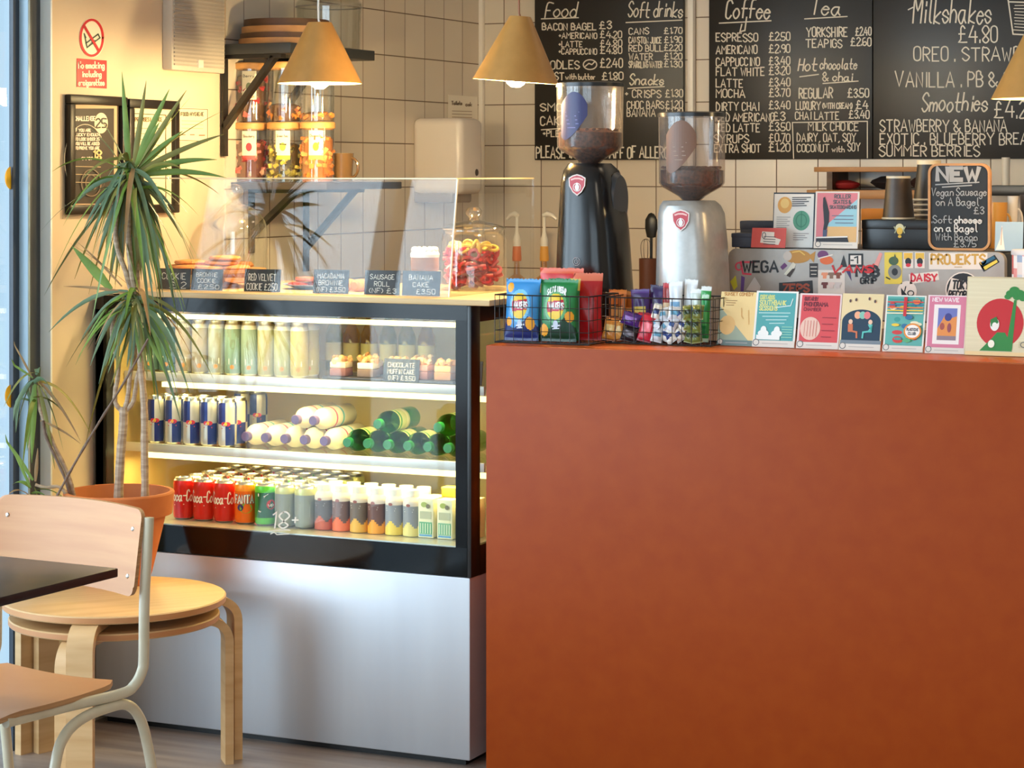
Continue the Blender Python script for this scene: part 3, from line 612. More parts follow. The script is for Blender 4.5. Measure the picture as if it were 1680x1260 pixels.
# lowest deck
CR = (206, 22, 26); WL = col(244, 236, 226, .5)
cola = lambda a: a.text('Coca-Cola', -.044, .052, .030, WL, .088, .0032, True, .2, 0).line([(-.03, .040), (.0, .043), (.034, .039)], .0022, WL)
p = can('soda_can', 'x', .0302, .115, solid(*CR), cola, turn=.55)
grid_of(p, (302, 335, 369), (.112, .180, .248, .316, .384), Z1, 'red cola can', 'of reds on the lowest shelf', 'red cola cans')
OR_ = col(240, 106, 20, .3, .2); ORL = col(250, 150, 40, .3, .2); NAVY = col(30, 40, 110, .4)
def fanta(a):
    a.ell(.004, .044, .018, .014, col(120, 170, 40, .5)).text('FANTA', -.030, .058, .021, NAVY, .056, .0068, jit=.1); a.text('FANTA', -.030, .058, .021, WL, .056, .0042, jit=.1).ell(-.012, .046, .009, .009, NAVY)
p = can('soda_can', 'x', .0302, .115, lambda u, v: ORL if v > .86 else OR_, fanta, turn=.45)
grid_of(p, (403,), (.112, .180, .248, .316, .384), Z1, 'orange soda can', 'beside the red cola cans', 'orange soda cans')
GS = col(20, 130, 60, .3, .2); GD = col(16, 96, 58, .3, .2); GB = col(90, 200, 60, .3, .2)
p = can('soda_can', 'x', .0302, .115, lambda u, v: GB if v > .84 or v < .14 else (GS if .3 < (u*2) % 1 < .8 else GD), lambda a: a.text('7', -.022, .040, .044, WL, .022, .008, slant=.1, jit=0).ell(.018, .058, .013, .013, col(214, 40, 44)).text('up', .010, .054, .010, WL, .015, .0018, jit=0), turn=.45)
grid_of(p, (436,), (.112, .180, .248, .316, .384), Z1, 'green lemon-lime soda can', 'beside the orange soda can', 'green lemon-lime cans')
PG = col(142, 150, 146, .4, .2); PG2 = col(204, 206, 140, .3, .3)
p = can('beer_can', 'x', .0302, .115, lambda u, v: PG2 if v > .8 else PG, lambda a: a.rect(-.016, .03, .016, .062, col(160, 170, 168)).line([(-.012, .07), (.012, .07)], .003, col(120, 150, 100)), turn=.4)
grid_of(p, (469, 501), (.112, .180, .248, .316, .384), Z1, 'pale grey can with lime top', 'behind the painted 18+ figure', 'pale cans behind the 18+ mark')
def smoothie(label, body, base, cap):
    t = thing('smoothie_bottle', label, 'bottle'); r, h = .0262, .122; B, A_ = col(*body, .45), col(*base, .45); Wt = col(226, 214, 200, .45)
    def mf(u, v):
        if v > .74: return Wt
        if v < .40-.24*abs(((u*4+.5) % 1)-.5)*2 and v < .40: return A_
        return B
    fn = lambda u, v: V((r*(1 if v < .9 else .9-(v-.9)*2.5)*math.sin(2*PI*u), -r*(1 if v < .9 else .9-(v-.9)*2.5)*math.cos(2*PI*u), .001+v*(h-.016)))
    MB().grid(fn, 32, 20, mf).build('body', t); MB().lathe([(0, 0), (r*.9, 0), (r, .002)], A_, n=24).build('foot', t)
    MB().lathe([(.019, h-.018), (.019, h), (0, h)], col(*cap, .4), n=24).build('cap', t)
    a = Art(lambda x, y, l: V(((r+.0004+l)*math.sin(x/r), -(r+.0004+l)*math.cos(x/r), y)), eps=.00012)
    a.line([(-.014, .072), (.014, .072)], .002, WL).line([(-.012, .066), (.012, .066)], .0016, WL).ell(0, .083, .006, .004, col(160, 90, 80)); a.build('print', t)
    return t
for i, (px, bc, bs, nm) in enumerate(((532, (96, 92, 100), (206, 110, 96), 'pink'), (561, (120, 92, 92), (238, 120, 84), 'coral'), (590, (118, 104, 98), (236, 180, 84), 'amber'), (619, (110, 72, 66), (240, 158, 44), 'orange'), (648, (146, 148, 156), (238, 206, 90), 'yellow'), (677, (142, 144, 150), (226, 210, 130), 'cream'))):
    x = slot(px, .112, 0).x
    p = smoothie('smoothie bottle with grey label and %s peaked base print, front row' % nm, bc, bs, (240, 232, 214)); p.location = (x, .112, Z1); p['group'] = 'smoothie bottles on the lowest shelf'
    dup(p, (x+.002, .174, Z1), 'smoothie bottle standing directly behind the %s one, second row' % nm)
for i, (px, c1, c2) in enumerate(((704, (110, 176, 130), 'green'), (735, (130, 180, 140), 'mint'), (765, (196, 110, 96), 'red'))):
    x = slot(px, .112, 0).x
    for j, Y in enumerate((.112, .160)):
        t = thing('juice_carton', '%s and white printed drink carton, %s row on the lowest shelf' % (c2, ('front', 'second')[j]), 'drink carton', (x, Y, Z1), group='drink cartons on the lowest shelf')
        MB().box(-.0225, .0225, -.02, .02, 0, .104, col(236, 228, 186, .5), .002).build('carton', t)
        a = Art(frame((0, -.0203, 0), (1, 0, 0), (0, 0, 1))); a.rect(-.019, .01, .019, .042, col(*c1)).rect(-.019, .004, .019, .009, col(90, 150, 190)).rect(-.017, .05, .017, .07, col(190, 186, 150))
        for k in range(5): a.line([(-.015+k*.0075, .013), (-.015+k*.0075, .038)], .0022, col(220, 226, 190))
        a.ell(-.004, .088, .009, .007, col(170, 180, 90)).ell(.008, .084, .006, .006, col(120, 110, 80)); a.build('print', t)
x = slot(742, .16, 0).x
tag(MB().box(-.032, .020, -.018, .018, 0, .026, col(244, 206, 40, .5), .004).box(-.033, .021, -.019, .019, .019, .0265, col(250, 222, 80, .5), .003).build('yellow_tub', loc=(x+.012, .152, Z1+.1045)), 'bright yellow tub lying on top of the drink cartons', 'tub')
# middle shelf
BL = col(32, 52, 132, .3, .3); SV = col(206, 204, 200, .3, .4)
def rb(u, v): return BL if (int((u*6) % 2) == 0) ^ (v > .48) else SV
p = can('energy_drink_can', 'x', .0262, .132, rb, lambda a: a.ell(-.004, .064, .008, .006, col(216, 40, 60)).ell(.006, .064, .008, .006, col(216, 40, 60)).ell(.001, .064, .004, .005, col(240, 190, 60)).line([(-.010, .052), (.012, .052)], .003, col(220, 60, 70)), turn=.35)
grid_of(p, (252, 281, 310, 339, 368), (.158, .214), Z2, 'blue and silver energy drink can', 'on the middle shelf', 'blue and silver energy drink cans', .01)
for px, nm in ((398, 'nearer the front rows'), (424, 'at the end')):
    dup(p, (PY(px, 700, .40).x, .40, Z2), 'blue and silver energy drink can behind the lying purple capped bottles, %s' % nm)
def lying(label, px, zc, cap, body, lab, skew, glassy=False, group=None, py_=None):
    Y = .15; x = PY(px, 730, Y).x
    t = thing('lying_bottle', label, 'bottle', (x, Y, zc), group=group, rot=(-PI/2, 0, skew))
    # built upright: neck at z=0 end pointing to the front, body beyond
    MB().lathe([(.0105, .014), (.012, .02), (.0285, .05), (.0298, .06), (.0298, .196), (.026, .203), (0, .203)], body, n=24).build('body', t)
    MB().lathe([(0, 0), (.0125, 0), (.0135, .003), (.0135, .017), (0, .017)], cap, n=20).build('cap', t)
    MB().lathe([(.0300, .075), (.0300, .135)], None, n=24, mats=[lab[0]]).lathe([(.0302, .082), (.0302, .090)], lab[1], n=24).lathe([(.0302, .118), (.0302, .127)], lab[2], n=24).build('label', t)
    return t
PU = col(92, 74, 128, .4); MILK = glass('milky_bottle', (.93, .92, .88), .12, .1); MILK2 = col(236, 228, 206, .3)
LB = (col(238, 232, 224, .5), col(214, 90, 140, .5), col(110, 190, 210, .5)); LG_ = (col(206, 214, 150, .5), col(60, 150, 80, .5), col(236, 232, 190, .5))
GC = col(24, 110, 60, .35); zl = Z2+.0304; zu = zl+.0545
wl = [402, 434, 466, 498, 531]
for i, px in enumerate(wl): lying('milky white bottle lying with purple cap forward, %s of the lower row' % ORD[i], px, zl, PU, MILK2, LB, 0, group='purple capped bottles lying on the middle shelf')
for i, px in enumerate((484, 513)): lying('milky white bottle with purple cap lying on top of the others, %s of two' % ORD[i], px, zu, PU, MILK2, LB, 0, group='purple capped bottles lying on the middle shelf')
GG = 'green bottles lying on the middle shelf'
for i, px in enumerate((569, 602, 635, 668, 701, 734)): lying('clear green bottle lying with its neck forward, %s of the lower row' % ORD[i], px, zl, GC, M_GREENB, LG_, 0, group=GG)
lying('clear green bottle lying alone on top of the lower green row', 619, zu, GC, M_GREENB, LG_, 0, group=GG)
lying('clear green bottle lying on top of the lower row beside the black post', 718, zu, GC, M_GREENB, LG_, 0, group=GG)
# top shelf: tall cans
TE = ((120, 160, 150), 'teal'), ((96, 146, 142), 'deep teal'), ((206, 194, 172), 'beige'), ((196, 186, 168), 'brown patterned'), ((196, 206, 196), 'silver'), ((160, 196, 180), 'mint'), ((176, 202, 186), 'pale mint'), ((206, 206, 150), 'pale lime'), ((196, 204, 160), 'lime'), ((222, 206, 110), 'yellow')
for i, (px, (c1, nm)) in enumerate(zip((249, 276, 303, 330, 357, 384, 411, 438, 465, 492), TE)):
    x = slot(px, .16, 0).x; B_ = col(*[int(q*.84) for q in c1], .35, .1); Dk = col(int(c1[0]*.8), int(c1[1]*.76), int(c1[2]*.74), .4); Sl = col(214, 212, 204, .3, .3)
    mf = (lambda B_, Dk, Sl, i: lambda u, v: Sl if v > .9 else (Dk if (i % 3 == 2 and (int(u*7+v*3) % 3 == 0)) or (i % 3 == 1 and int(u*8) % 3 == 0 and v < .8) else B_))(B_, Dk, Sl, i)
    p = can('tall_can', '%s tall can on the top fridge shelf, front row' % nm, .0255, .150, mf, lambda a: a.ell(.004, .085, .009, .014, Dk).rect(-.008, .03, .012, .045, WL).ell(.002, .022, .006, .006, col(214, 140, 50)), group='tall cans on the top fridge shelf', turn=.3)
    p.location = (x, .158, Z3)
    dup(p, (x+.002, .213, Z3), '%s tall can in the second row of the top fridge shelf' % nm)
YB_ = glass('yellow_glass', (.98, .80, .24), .1, .05, .6)
def bottle(label, x, Y, z, m_, capm, h=.17, r=.024, group=None):
    t = thing('glass_bottle', label, 'bottle', (x, Y, z), group=group)
    MB().lathe([(0, .001), (r, .001), (r, h*.62), (r*.45, h*.80), (r*.42, h*.93), (0, h*.93)], m_, n=24).build('body', t)
    MB().lathe([(r*.5, h*.91), (r*.5, h), (0, h)], capm, n=20).build('cap', t)
    MB().lathe([(r+.0006, h*.18), (r+.0006, h*.48)], col(232, 214, 130, .5), n=24).build('label', t)
GM = glass('green_glass', (.80, .86, .62), .1, .05, .6); CAPM = col(214, 180, 80, .35, .5)
for i, (px, mm, s) in enumerate(((548, GM, 'pale green'), (577, YB_, 'golden'), (606, YB_, 'amber yellow'), (637, GM, 'olive'), (668, GM, 'greenish clear'), (700, YB_, 'honey yellow'))):
    bottle('%s glass bottle standing behind the crumble cakes on the top shelf' % s, PY(px, 580, .38).x, .38, Z3, mm, CAPM, group='glass bottles behind the cakes')
# crumble cakes on a dark tray
xa, xb = PY(535, 620, .16).x, PY(750, 620, .16).x
tag(MB().box(xa, xb, .135, .27, Z3, Z3+.008, col(70, 62, 60, .4), .002).build('cake_tray'), 'dark tray under the crumble cakes on the top shelf', 'tray')
def cake(label, x, Y, cols_):
    t = thing('crumble_cake', label, 'cake', (x, Y, Z3+.0085), group='crumble cakes on the tray')
    MB().box(-.025, .025, -.022, .022, 0, .022, col(*cols_[0], .7), .003).build('sponge', t)
    MB().box(-.0245, .0245, -.0215, .0215, .022, .039, col(*cols_[1], .5), .003).build('cream_layer', t)
    m = MB()
    for k in range(16):
        m.blob((random.uniform(-.021, .021), random.uniform(-.018, .018), random.uniform(.040, .052)), random.uniform(.005, .010), col(*random.choice(cols_[2]), .7), 7, 5, .15)
    m.build('crumble', t)
CRB = ((226, 170, 100), (236, 196, 130), (206, 140, 80), (244, 220, 170))
for i, (px, Y, c1, nm) in enumerate(((560, .165, ((150, 96, 84), (244, 222, 186), CRB), 'pink based crumble cake nearest the tall cans'), (604, .168, ((136, 110, 96), (248, 236, 214), CRB), 'cream layered crumble cake, second from the tall cans'), (648, .190, ((150, 100, 80), (240, 210, 160), CRB), 'crumble cake half hidden behind the slate price card'), (693, .168, ((160, 100, 84), (226, 160, 130), CRB), 'rose coloured crumble cake right of the slate price card'), (730, .17, ((190, 130, 70), (240, 190, 110), CRB), 'golden crumble cake next to the black post'), (590, .235, ((150, 100, 84), (244, 222, 186), CRB), 'crumble cake in the back row behind the cream layered one'), (672, .24, ((150, 100, 84), (244, 222, 186), CRB), 'crumble cake in the back row above the slate price card'))):
    cake(nm, PY(px, 600, .165).x+(Y-.165)*0, Y, c1)
def pricecard(label, px0, px1, py0, Y, z0, lines, h, lean=.14, size=.8):
    a, b = PY(px0, py0, Y), PY(px1, py0, Y); hh = (a.z-z0)/math.cos(lean)
    t = thing('price_card', label, 'price card', ((a.x+b.x)/2, Y, z0), group='slate price cards', rot=(-lean, 0, 0)); w_ = b.x-a.x
    MB().box(-w_/2, w_/2, 0, .003, .0005, hh, M_SLATE, .0008).build('card', t)
    ar = Art(frame((-w_/2, -.0003, 0), (1, 0, 0), (0, 0, 1)))
    n = len(lines)
    for i, (s, f_) in enumerate(lines):
        lh = hh*size/n; ar.text(s, w_*.08+(w_*.84*(1-f_))*(.5 if i < n-1 else .9), hh*.92-(i+1)*lh*1.05, lh*.70, CHALK, w_*.84*f_, lh*.085)
    ar.build('lettering', t, smooth=0)
pricecard('slate price card for the chocolate cake inside the fridge', 628, 686, 588, .132, Z3+.001, (('CHOCOLATE', .9), ('MUFFIN CAKE', .9), ('(NF) £3.50', .9)), 0)
pricecard('slate price card inside the fridge cut off by the black post', 750, 790, 592, .132, Z3+.001, (('SLICE', .8), ('£3.50', .8)), 0)
# ---------------------------------------------------------------- on top of the fridge
ZT = 1.2112
for lab, a, b, y, ls in (('slate price card reading cookie, nearest the palm', 258, 311, 440, (('COOKIE', .85), ('£ 2', .6))), ('slate price card for the brownie cookie, overlapping the cloche stand', 313, 364, 441, (('BROWNIE', .8), ('COOKIE', .7), ('£2.50', .8))),
    ('slate price card for the red velvet cookie under the glass cloche', 400, 459, 441, (('RED VELVET', .9), ('COOKIE £2.50', 1))), ('slate price card for the macadamia brownie, by the plate of brownies', 513, 571, 442, (('MACADAMIA', .9), ('BROWNIE', .8), ('(NF) £3.50', .95))),
    ('slate price card for the sausage roll', 597, 655, 443, (('SAUSAGE', .8), ('ROLL', .5), ('(NF) £3', .9))), ('slate price card for the banana cake, next to the sweet jar', 659, 721, 444, (('BANANA', .75), ('CAKE', .5), ('£3.50', .6)))):
    pricecard(lab, a, b, y, .082, ZT, ls, 0, .10)
# cookie stand
c = PY(352, 440, .265); t = thing('cookie_stand', 'low wooden stand piled with golden cookies behind the price cards', 'cake stand', (c.x, .265, ZT))
MB().lathe([(0, 0), (.07, 0), (.066, .008), (.03, .014), (.026, .036), (.14, .040), (.148, .044), (.148, .052), (0, .052)], M_WOOD, n=44).build('stand', t)
cn = 0
M_CK = noisy('cookie', (196, 120, 60), (222, 152, 84), (70, 70, 70), .75, bump=.4)
for k, (dx, dy, dz, r, nm) in enumerate(((-.085, -.03, 0, .048, 'nearest the palm'), (-.03, -.075, 0, .048, 'at the front edge'), (.03, -.07, 0, .048, 'front, beside the cloche'), (.085, -.03, 0, .047, 'at the far end of the stand'), (-.04, .02, .0, .048, 'in the middle of the bottom layer'), (-.055, -.04, .0135, .047, 'resting across the two nearest the palm'), (.05, -.045, .0135, .048, 'in the second layer'), (.06, -.04, .027, .046, 'topmost of the pile'))):
    tag(MB().lathe([(0, 0), (r*.92, 0), (r, .005), (r*.93, .010), (r*.5, .0125), (0, .0132)], M_CK, n=24).build('cookie', loc=(c.x+dx, .265+dy, ZT+.0522+dz)), 'golden round cookie on the wooden stand, %s' % nm, 'cookie', 'cookies on the wooden stand')
# cloche
c = PY(385, 440, .56); t = thing('glass_cloche', 'glass dome cloche with a ball knob on a wooden base', 'cloche', (c.x, .56, ZT))
MB().lathe([(0, 0), (.115, 0), (.118, .004), (.118, .014), (0, .014)], M_WOOD, n=40).build('base', t)
R_ = .098; pf = [(R_, .0145), (R_, .15)]+[(R_*math.cos(a), .15+.085*math.sin(a)) for a in [PI/2*i/8 for i in range(1, 8)]]+[(.012, .236)]
MB().lathe(pf, M_DOME, n=40).build('dome', t)
MB().lathe([(.012, .234), (.011, .244), (.018, .250), (.026, .262), (.027, .272), (.020, .286), (.008, .292), (0, .293)], M_DOME, n=24).build('knob', t)
for k, dz in enumerate((0, .024)): tag(MB().lathe([(0, 0), (.05, 0), (.058, .010), (.05, .02), (0, .0235)], M_CK, n=24).build('pastry', loc=(c.x, .56, ZT+.0145+dz)), '%s round pastry inside the glass cloche' % ('lower', 'upper')[k], 'pastry', 'pastries in the cloche')
# brownies, rolls and cake
c = PY(520, 470, .30); t = tag(MB().lathe([(0, 0), (.05, 0), (.095, .012), (.096, .014), (.05, .004), (0, .004)], col(150, 170, 206, .25), n=36).build('blue_plate', loc=(c.x, .30, ZT)), 'blue plate holding red velvet cookies and a brownie', 'plate')
for k, (dx, dy, dz, r, cc, nm) in enumerate(((-.055, -.01, .006, .030, (176, 62, 50), 'red velvet cookie flat on the blue plate'), (-.020, .03, .006, .030, (190, 76, 56), 'red velvet cookie at the back of the blue plate'), (-.04, .005, .020, .030, (206, 100, 66), 'red velvet cookie on top of the other two'))):
    tag(MB().lathe([(0, 0), (r*.9, 0), (r, .005), (r*.9, .011), (0, .013)], col(*cc, .8), n=20).build('cookie', loc=(c.x+dx, .30+dy, ZT+dz)), nm, 'cookie', 'red velvet cookies')
tag(MB().box(-.025, .025, -.022, .022, 0, .028, col(120, 66, 44, .7), .005).build('brownie', loc=(c.x+.04, .28, ZT+.006)), 'square dark brownie on the blue plate', 'brownie')
c = PY(585, 475, .22)
for k, (dx, dy) in enumerate(((-.035, 0), (.012, .0), (.06, .0))):
    b = MB(); b.tube([V((0, y, .017)) for y in (-.035, -.03, -.01, .01, .03, .035)], [.010, .016, .017, .017, .016, .010], noisy('pastry_crust%d' % k, (206, 136, 62), (232, 176, 96), (60, 60, 60), .6), 12)
    tag(b.build('sausage_roll', loc=(c.x+dx, .22, ZT)), 'golden sausage roll behind its price card, %s from the blue plate' % ORD[k], 'sausage roll', 'sausage rolls')
c = PY(697, 430, .20); t = thing('iced_cake', 'brown cake topped with white icing on a small stand', 'cake', (c.x, .20, ZT))
MB().lathe([(0, 0), (.03, 0), (.028, .004), (.008, .01), (.008, .052), (.045, .056), (.045, .061), (0, .061)], col(206, 200, 196, .25), n=30).build('stand', t)
MB().lathe([(0, .0615), (.036, .0615), (.038, .068), (.038, .104), (0, .108)], noisy('cake_crumb', (150, 100, 66), (178, 124, 84), (90, 90, 90), .8), n=30).build('sponge', t)
m = MB().lathe([(.0385, .098), (.040, .106), (.034, .116), (0, .118)], col(244, 240, 234, .5), n=30)
for k in range(12): m.blob((.029*math.cos(k*PI/6), .029*math.sin(k*PI/6), .118), .0085, col(246, 242, 236, .5), 9, 6)
m.build('icing', t)
# big sweet jar
c = PY(777, 440, .42); t = thing('sweet_jar', 'large lidded glass jar of red and pink sweets by the crisps', 'sweet jar', (c.x, .42, ZT))
R_ = .093
MB().lathe([(0, .0), (R_-.006, .0), (R_, .006), (R_, .135), (R_-.006, .150), (R_-.013, .157), (R_-.008, .164), (R_-.008, .168)], M_JAR, n=44).lathe([(0, .006), (R_-.006, .006)], M_JAR, n=44).build('jar', t)
MB().lathe([(R_-.004, .168), (R_-.002, .172), (R_-.012, .178), (R_-.05, .190), (.018, .194), (.013, .200), (.022, .210), (.024, .220), (.016, .230), (0, .232)], M_DOME, n=44).build('lid', t)
SW = (('red liquorice wheel', (206, 24, 40)), ('pink sugared ring', (236, 120, 130)), ('dark red twist', (150, 20, 44)), ('scarlet strap', (222, 40, 40)), ('yellow sugared loop', (238, 204, 90)), ('pale pink twist', (240, 176, 170)))
for k in range(150):
    nm, cc = SW[random.choice((0, 0, 1, 2, 3, 3, 5)) if k < 130 else 4]; a = random.uniform(-PI*.95, .3); zz = random.uniform(.016, .112) if k < 130 else random.uniform(.112, .128); rr = .03+(R_-.052)*math.sqrt(random.random())
    q = V((rr*math.cos(a), rr*math.sin(a), zz)); m_ = col(*cc, .35); sw = MB()
    if nm.split()[-1] in ('wheel', 'ring', 'loop'):
        ax = Matrix.Rotation(random.uniform(0, PI), 3, V((random.random()-.5, random.random()-.5, random.random()-.5)).normalized())
        sw.tube([ax @ V((.014*math.cos(b), .014*math.sin(b), 0)) for b in [2*PI*i/12 for i in range(12)]], .0048, m_, 6, True)
    else:
        d_ = V((random.uniform(-1, 1), random.uniform(-1, 1), random.uniform(-.3, .3))).normalized()*.022; e_ = V((random.uniform(-.006, .006), random.uniform(-.006, .006), random.uniform(-.008, .008)))
        p0, p1 = q-d_, q+d_
        for p_ in (p0, p1):
            rl = math.hypot(p_.x, p_.y)
            if rl > R_-.008: p_.x *= (R_-.008)/rl; p_.y *= (R_-.008)/rl
        sw.tube([p-q for p in curve([p0, q+e_, p1], 4)], .0055, m_, 6)
    tag(sw.build('jelly_sweet', loc=t.location+q), '%s among the sweets filling the big glass jar' % nm, 'sweet', 'sweets in the big glass jar')
# ---------------------------------------------------------------- staff side: worktop, syrups, whisk pot
t = thing('back_worktop', 'pale worktop along the tiled back wall behind the counter', 'worktop', (2.2, 2.15, 0))
wpart(MB().box(.03, 4.6, 1.85, YB-.002, .86, .90, M_TOP, .004), 'worktop', t); wpart(MB().box(.05, 4.58, 1.9, YB-.01, 0, .86, col(90, 84, 78, .5)), 'cabinet', t)
def syrup(px, label, liq, turn):
    c = PY(px, 455, 2.1); t = thing('syrup_bottle', label, 'syrup bottle', (c.x, 2.1, .90), group='syrup bottles with pumps', rz=turn); s = .90
    zz = lambda y: PY(px, y, 2.1).z-s
    MB().lathe([(0, 0), (.038, 0), (.040, .005), (.040, zz(462)-.02), (.034, zz(458)), (.012, zz(450)), (.009, zz(430)), (.009, zz(428))], glass('syrup_glass', (.95, .72, .45), .1, .05), n=28).build('bottle', t)
    MB().lathe([(0, .005), (.034, .005), (.034, .22), (0, .22)], col(*liq, .3), n=24).build('syrup', t)
    MB().lathe([(0, zz(428)), (.016, zz(428)), (.017, zz(424)), (.0145, zz(404)), (0, zz(404))], col(*liq, .35), n=24).build('collar', t)
    m = MB().lathe([(.013, zz(404)), (.014, zz(398)), (.013, zz(392)), (.006, zz(380)), (.005, zz(356)), (0, zz(356))], col(242, 236, 224, .35), n=20)
    m.tube([V((-.004, 0, zz(354))), V((.010, 0, zz(351))), V((.030, 0, zz(353))), V((.048, 0, zz(360)))], [.008, .010, .008, .005], col(242, 236, 224, .35), 10); m.build('pump', t)
syrup(848, 'amber syrup bottle with white pump, nearer the sweet jar', (222, 110, 30), PI*.9)
syrup(893, 'golden syrup bottle with white pump, next to the black grinder', (232, 170, 80), 0.0)
c = PY(1064, 440, 2.0); t = thing('utensil_pot', 'brown pot between the two coffee grinders', 'utensil pot', (c.x, 2.0, .90)); zt_ = PY(1064, 424, 2.0).z-.9
MB().lathe([(0, 0), (.031, 0), (.033, zt_), (.029, zt_), (.028, .01), (0, .01)], col(92, 48, 30, .4), n=24).build('pot', t)
t = thing('whisk', 'small wire whisk standing in the brown pot', 'whisk', (c.x-.010, 2.0, .915)); k_ = PY(1055, 392, 2.0).z-.915
m = MB()
for j in range(4):
    M3 = Matrix.Rotation(j*PI/4, 4, 'Z'); m.tube([M3 @ q for q in curve([V((.004, 0, k_*.72)), V((.018, 0, k_*.88)), V((.016, 0, k_*.97)), V((0, 0, k_)), V((-.016, 0, k_*.97)), V((-.018, 0, k_*.88)), V((-.004, 0, k_*.72))], 3)], .0011, col(150, 140, 130, .3, 1), 5)
m.build('wires', t); MB().lathe([(0, 0), (.006, .0), (.006, k_*.72), (0, k_*.73)], col(120, 110, 100, .3, 1), n=10).build('handle', t)
t = thing('ladle', 'black plastic ladle standing upright in the brown pot', 'ladle', (c.x+.012, 1.995, .915)); k_ = PY(1077, 346, 2.0).z-.915
MB().lathe([(0, 0), (.005, 0), (.005, k_*.86), (0, k_*.86)], BLACK, n=10).build('handle', t)
MB().lathe([(0, -.045), (.016, -.04), (.023, -.01), (.022, .02), (.010, .04), (0, .044)], BLACK, (0, 0, k_-.05), n=20, sy=.4).build('bowl', t)
# ---------------------------------------------------------------- coffee grinders on the counter
def loft(secs, mat, n=36, e=3.2, y0=0):
    """secs: (z, x0, x1, half depth); rounded-box sections"""
    m = MB(); vs = []
    for z, a, b, d in secs:
        for i in range(n):
            t = 2*PI*i/n; c, s = math.cos(t), math.sin(t)
            vs.append(V(((a+b)/2+(b-a)/2*math.copysign(abs(c)**(2/e), c), y0+d*math.copysign(abs(s)**(2/e), s), z)))
    fs = [(k*n+i, k*n+(i+1) % n, (k+1)*n+(i+1) % n, (k+1)*n+i) for k in range(len(secs)-1) for i in range(n)]
    return m.add(vs, fs+[tuple(range(n-1, -1, -1)), tuple(range((len(secs)-1)*n, len(secs)*n))], mat)
M_BEAN = noisy('coffee_beans', (40, 20, 12), (112, 66, 40), (110, 110, 110), .35, detail=2, bump=.6)
YG = .36
def grinder(label, secs, hop, hx, hy0, beans, mat, px_em, py_em, leafc, leaf, extra):
    c = PY(hx, 500, YG); t = thing('coffee_grinder', label, 'coffee grinder', (c.x, YG, CT), group='coffee grinders on the counter')
    X = lambda px: PY(px, 400, YG).x-c.x; Zz = lambda py: PY(hx, py, YG).z-CT
    body = loft([(0 if py > 540 else Zz(py), X(a)+9*.00166, X(b)-9*.00166, d) for py, a, b, d in secs], mat); body.build('body', t)
    s = (PY(hx, 300, YG)-CAM).dot(FW)/FPX; rr = [(r*s, Zz(py)) for r, py in hop]
    MB().lathe(rr, M_HOPPER, n=44).build('hopper', t)
    rt, zt = rr[-1]; MB().lathe([(0, zt), (rt+.002, zt), (rt+.002, zt+.010), (rt-.01, zt+.013), (0, zt+.013)], col(34, 34, 36, .25), n=44).build('lid', t)
    bz = Zz(beans); pr = [(max(r-.004, .002), z) for r, z in rr if z < bz-.004]; pr.append((pr[-1][0], bz-.006)); m = MB().lathe([(0, pr[0][1]+.002)]+pr+[(pr[-1][0]*.6, bz+.004), (0, bz+.006)], M_BEAN, n=40)
    R_ = pr[-1][0]
    for k in range(46):
        a = random.uniform(0, 2*PI); q = R_*math.sqrt(random.random())*.96; m.blob((q*math.cos(a), q*math.sin(a), bz+.002), .0055, M_BEAN, 7, 5, 0, (1.2, .8, .7))
    o = m.build('beans', t); o['kind'] = 'stuff'
    fn = lambda x, y, l: V(((rt+.0006+l)*math.sin(math.asin(max(-1, min(1, (x-hx)*s/rt)))+.38), -(rt+.0006+l)*math.cos(math.asin(max(-1, min(1, (x-hx)*s/rt)))+.38), PY(hx, y, YG-rt).z-CT))
    a = Art(fn, -1)
    # leaf sticker in thin upright strips so that it follows the curve
    N = 12
    for k in range(N):
        x0, x1 = leaf[0]+(leaf[1]-leaf[0])*k/N, leaf[0]+(leaf[1]-leaf[0])*(k+1)/N; a.lay = 1
        def ext(x):
            u = (x-leaf[0])/(leaf[1]-leaf[0])
            up = leaf[2]+(leaf[3]-leaf[2])*(.38-.38*math.sin(min(PI, u*PI*.92+.12))**.6) ; lo = leaf[2]+(leaf[3]-leaf[2])*(1-.62*max(0, u-.12)**1.5*1.0) if u > .12 else leaf[2]+(leaf[3]-leaf[2])*(.92+.08*u/.12)
            return up, max(lo, up+1)
        (u0, l0), (u1, l1) = ext(x0), ext(x1); a.poly([(x0, u0), (x1, u1), (x1, l1), (x0, l0)], leafc[0])
    a.lay = 3; xm = (leaf[0]+leaf[1])/2
    for k in range(5): a.line([(xm-14+k, leaf[2]+(leaf[3]-leaf[2])*(.42+.08*k)), (xm+8-(k*5) % 7, leaf[2]+(leaf[3]-leaf[2])*(.42+.08*k))], 1.3, leafc[1])
    o = a.build('leaf_sticker', t, smooth=0)
    # shield emblem
    d = -max(q[3] for q in secs)*.995; ex, ey = PY(px_em, py_em, YG+d).x-c.x, PY(px_em, py_em, YG+d).z-CT
    a = Art(frame((ex, d-.001, ey), (1, 0, 0), (0, 0, 1))); k = s
    sh = lambda q: [(-15*q, 11*q), (-8*q, 15*q), (0, 17*q), (8*q, 15*q), (15*q, 11*q), (14*q, -2*q), (8*q, -12*q), (0, -18*q), (-8*q, -12*q), (-14*q, -2*q)]
    for q, m_ in ((k, col(226, 206, 196, .3)), (k*.88, col(186, 22, 40, .3))): a.poly(sh(q), m_)
    a.line([(-10*k, 8*k), (-4*k, 10*k), (4*k, 10*k), (10*k, 8*k)], 2.6*k, col(232, 180, 170, .3)).poly([(0, 4*k), (4*k, -3*k), (3*k, -8*k), (0, -10*k), (-3*k, -8*k), (-4*k, -3*k)], WHITE).ring(0, -4*k, 6.5*k, 6.5*k, 1*k, WHITE, 20)
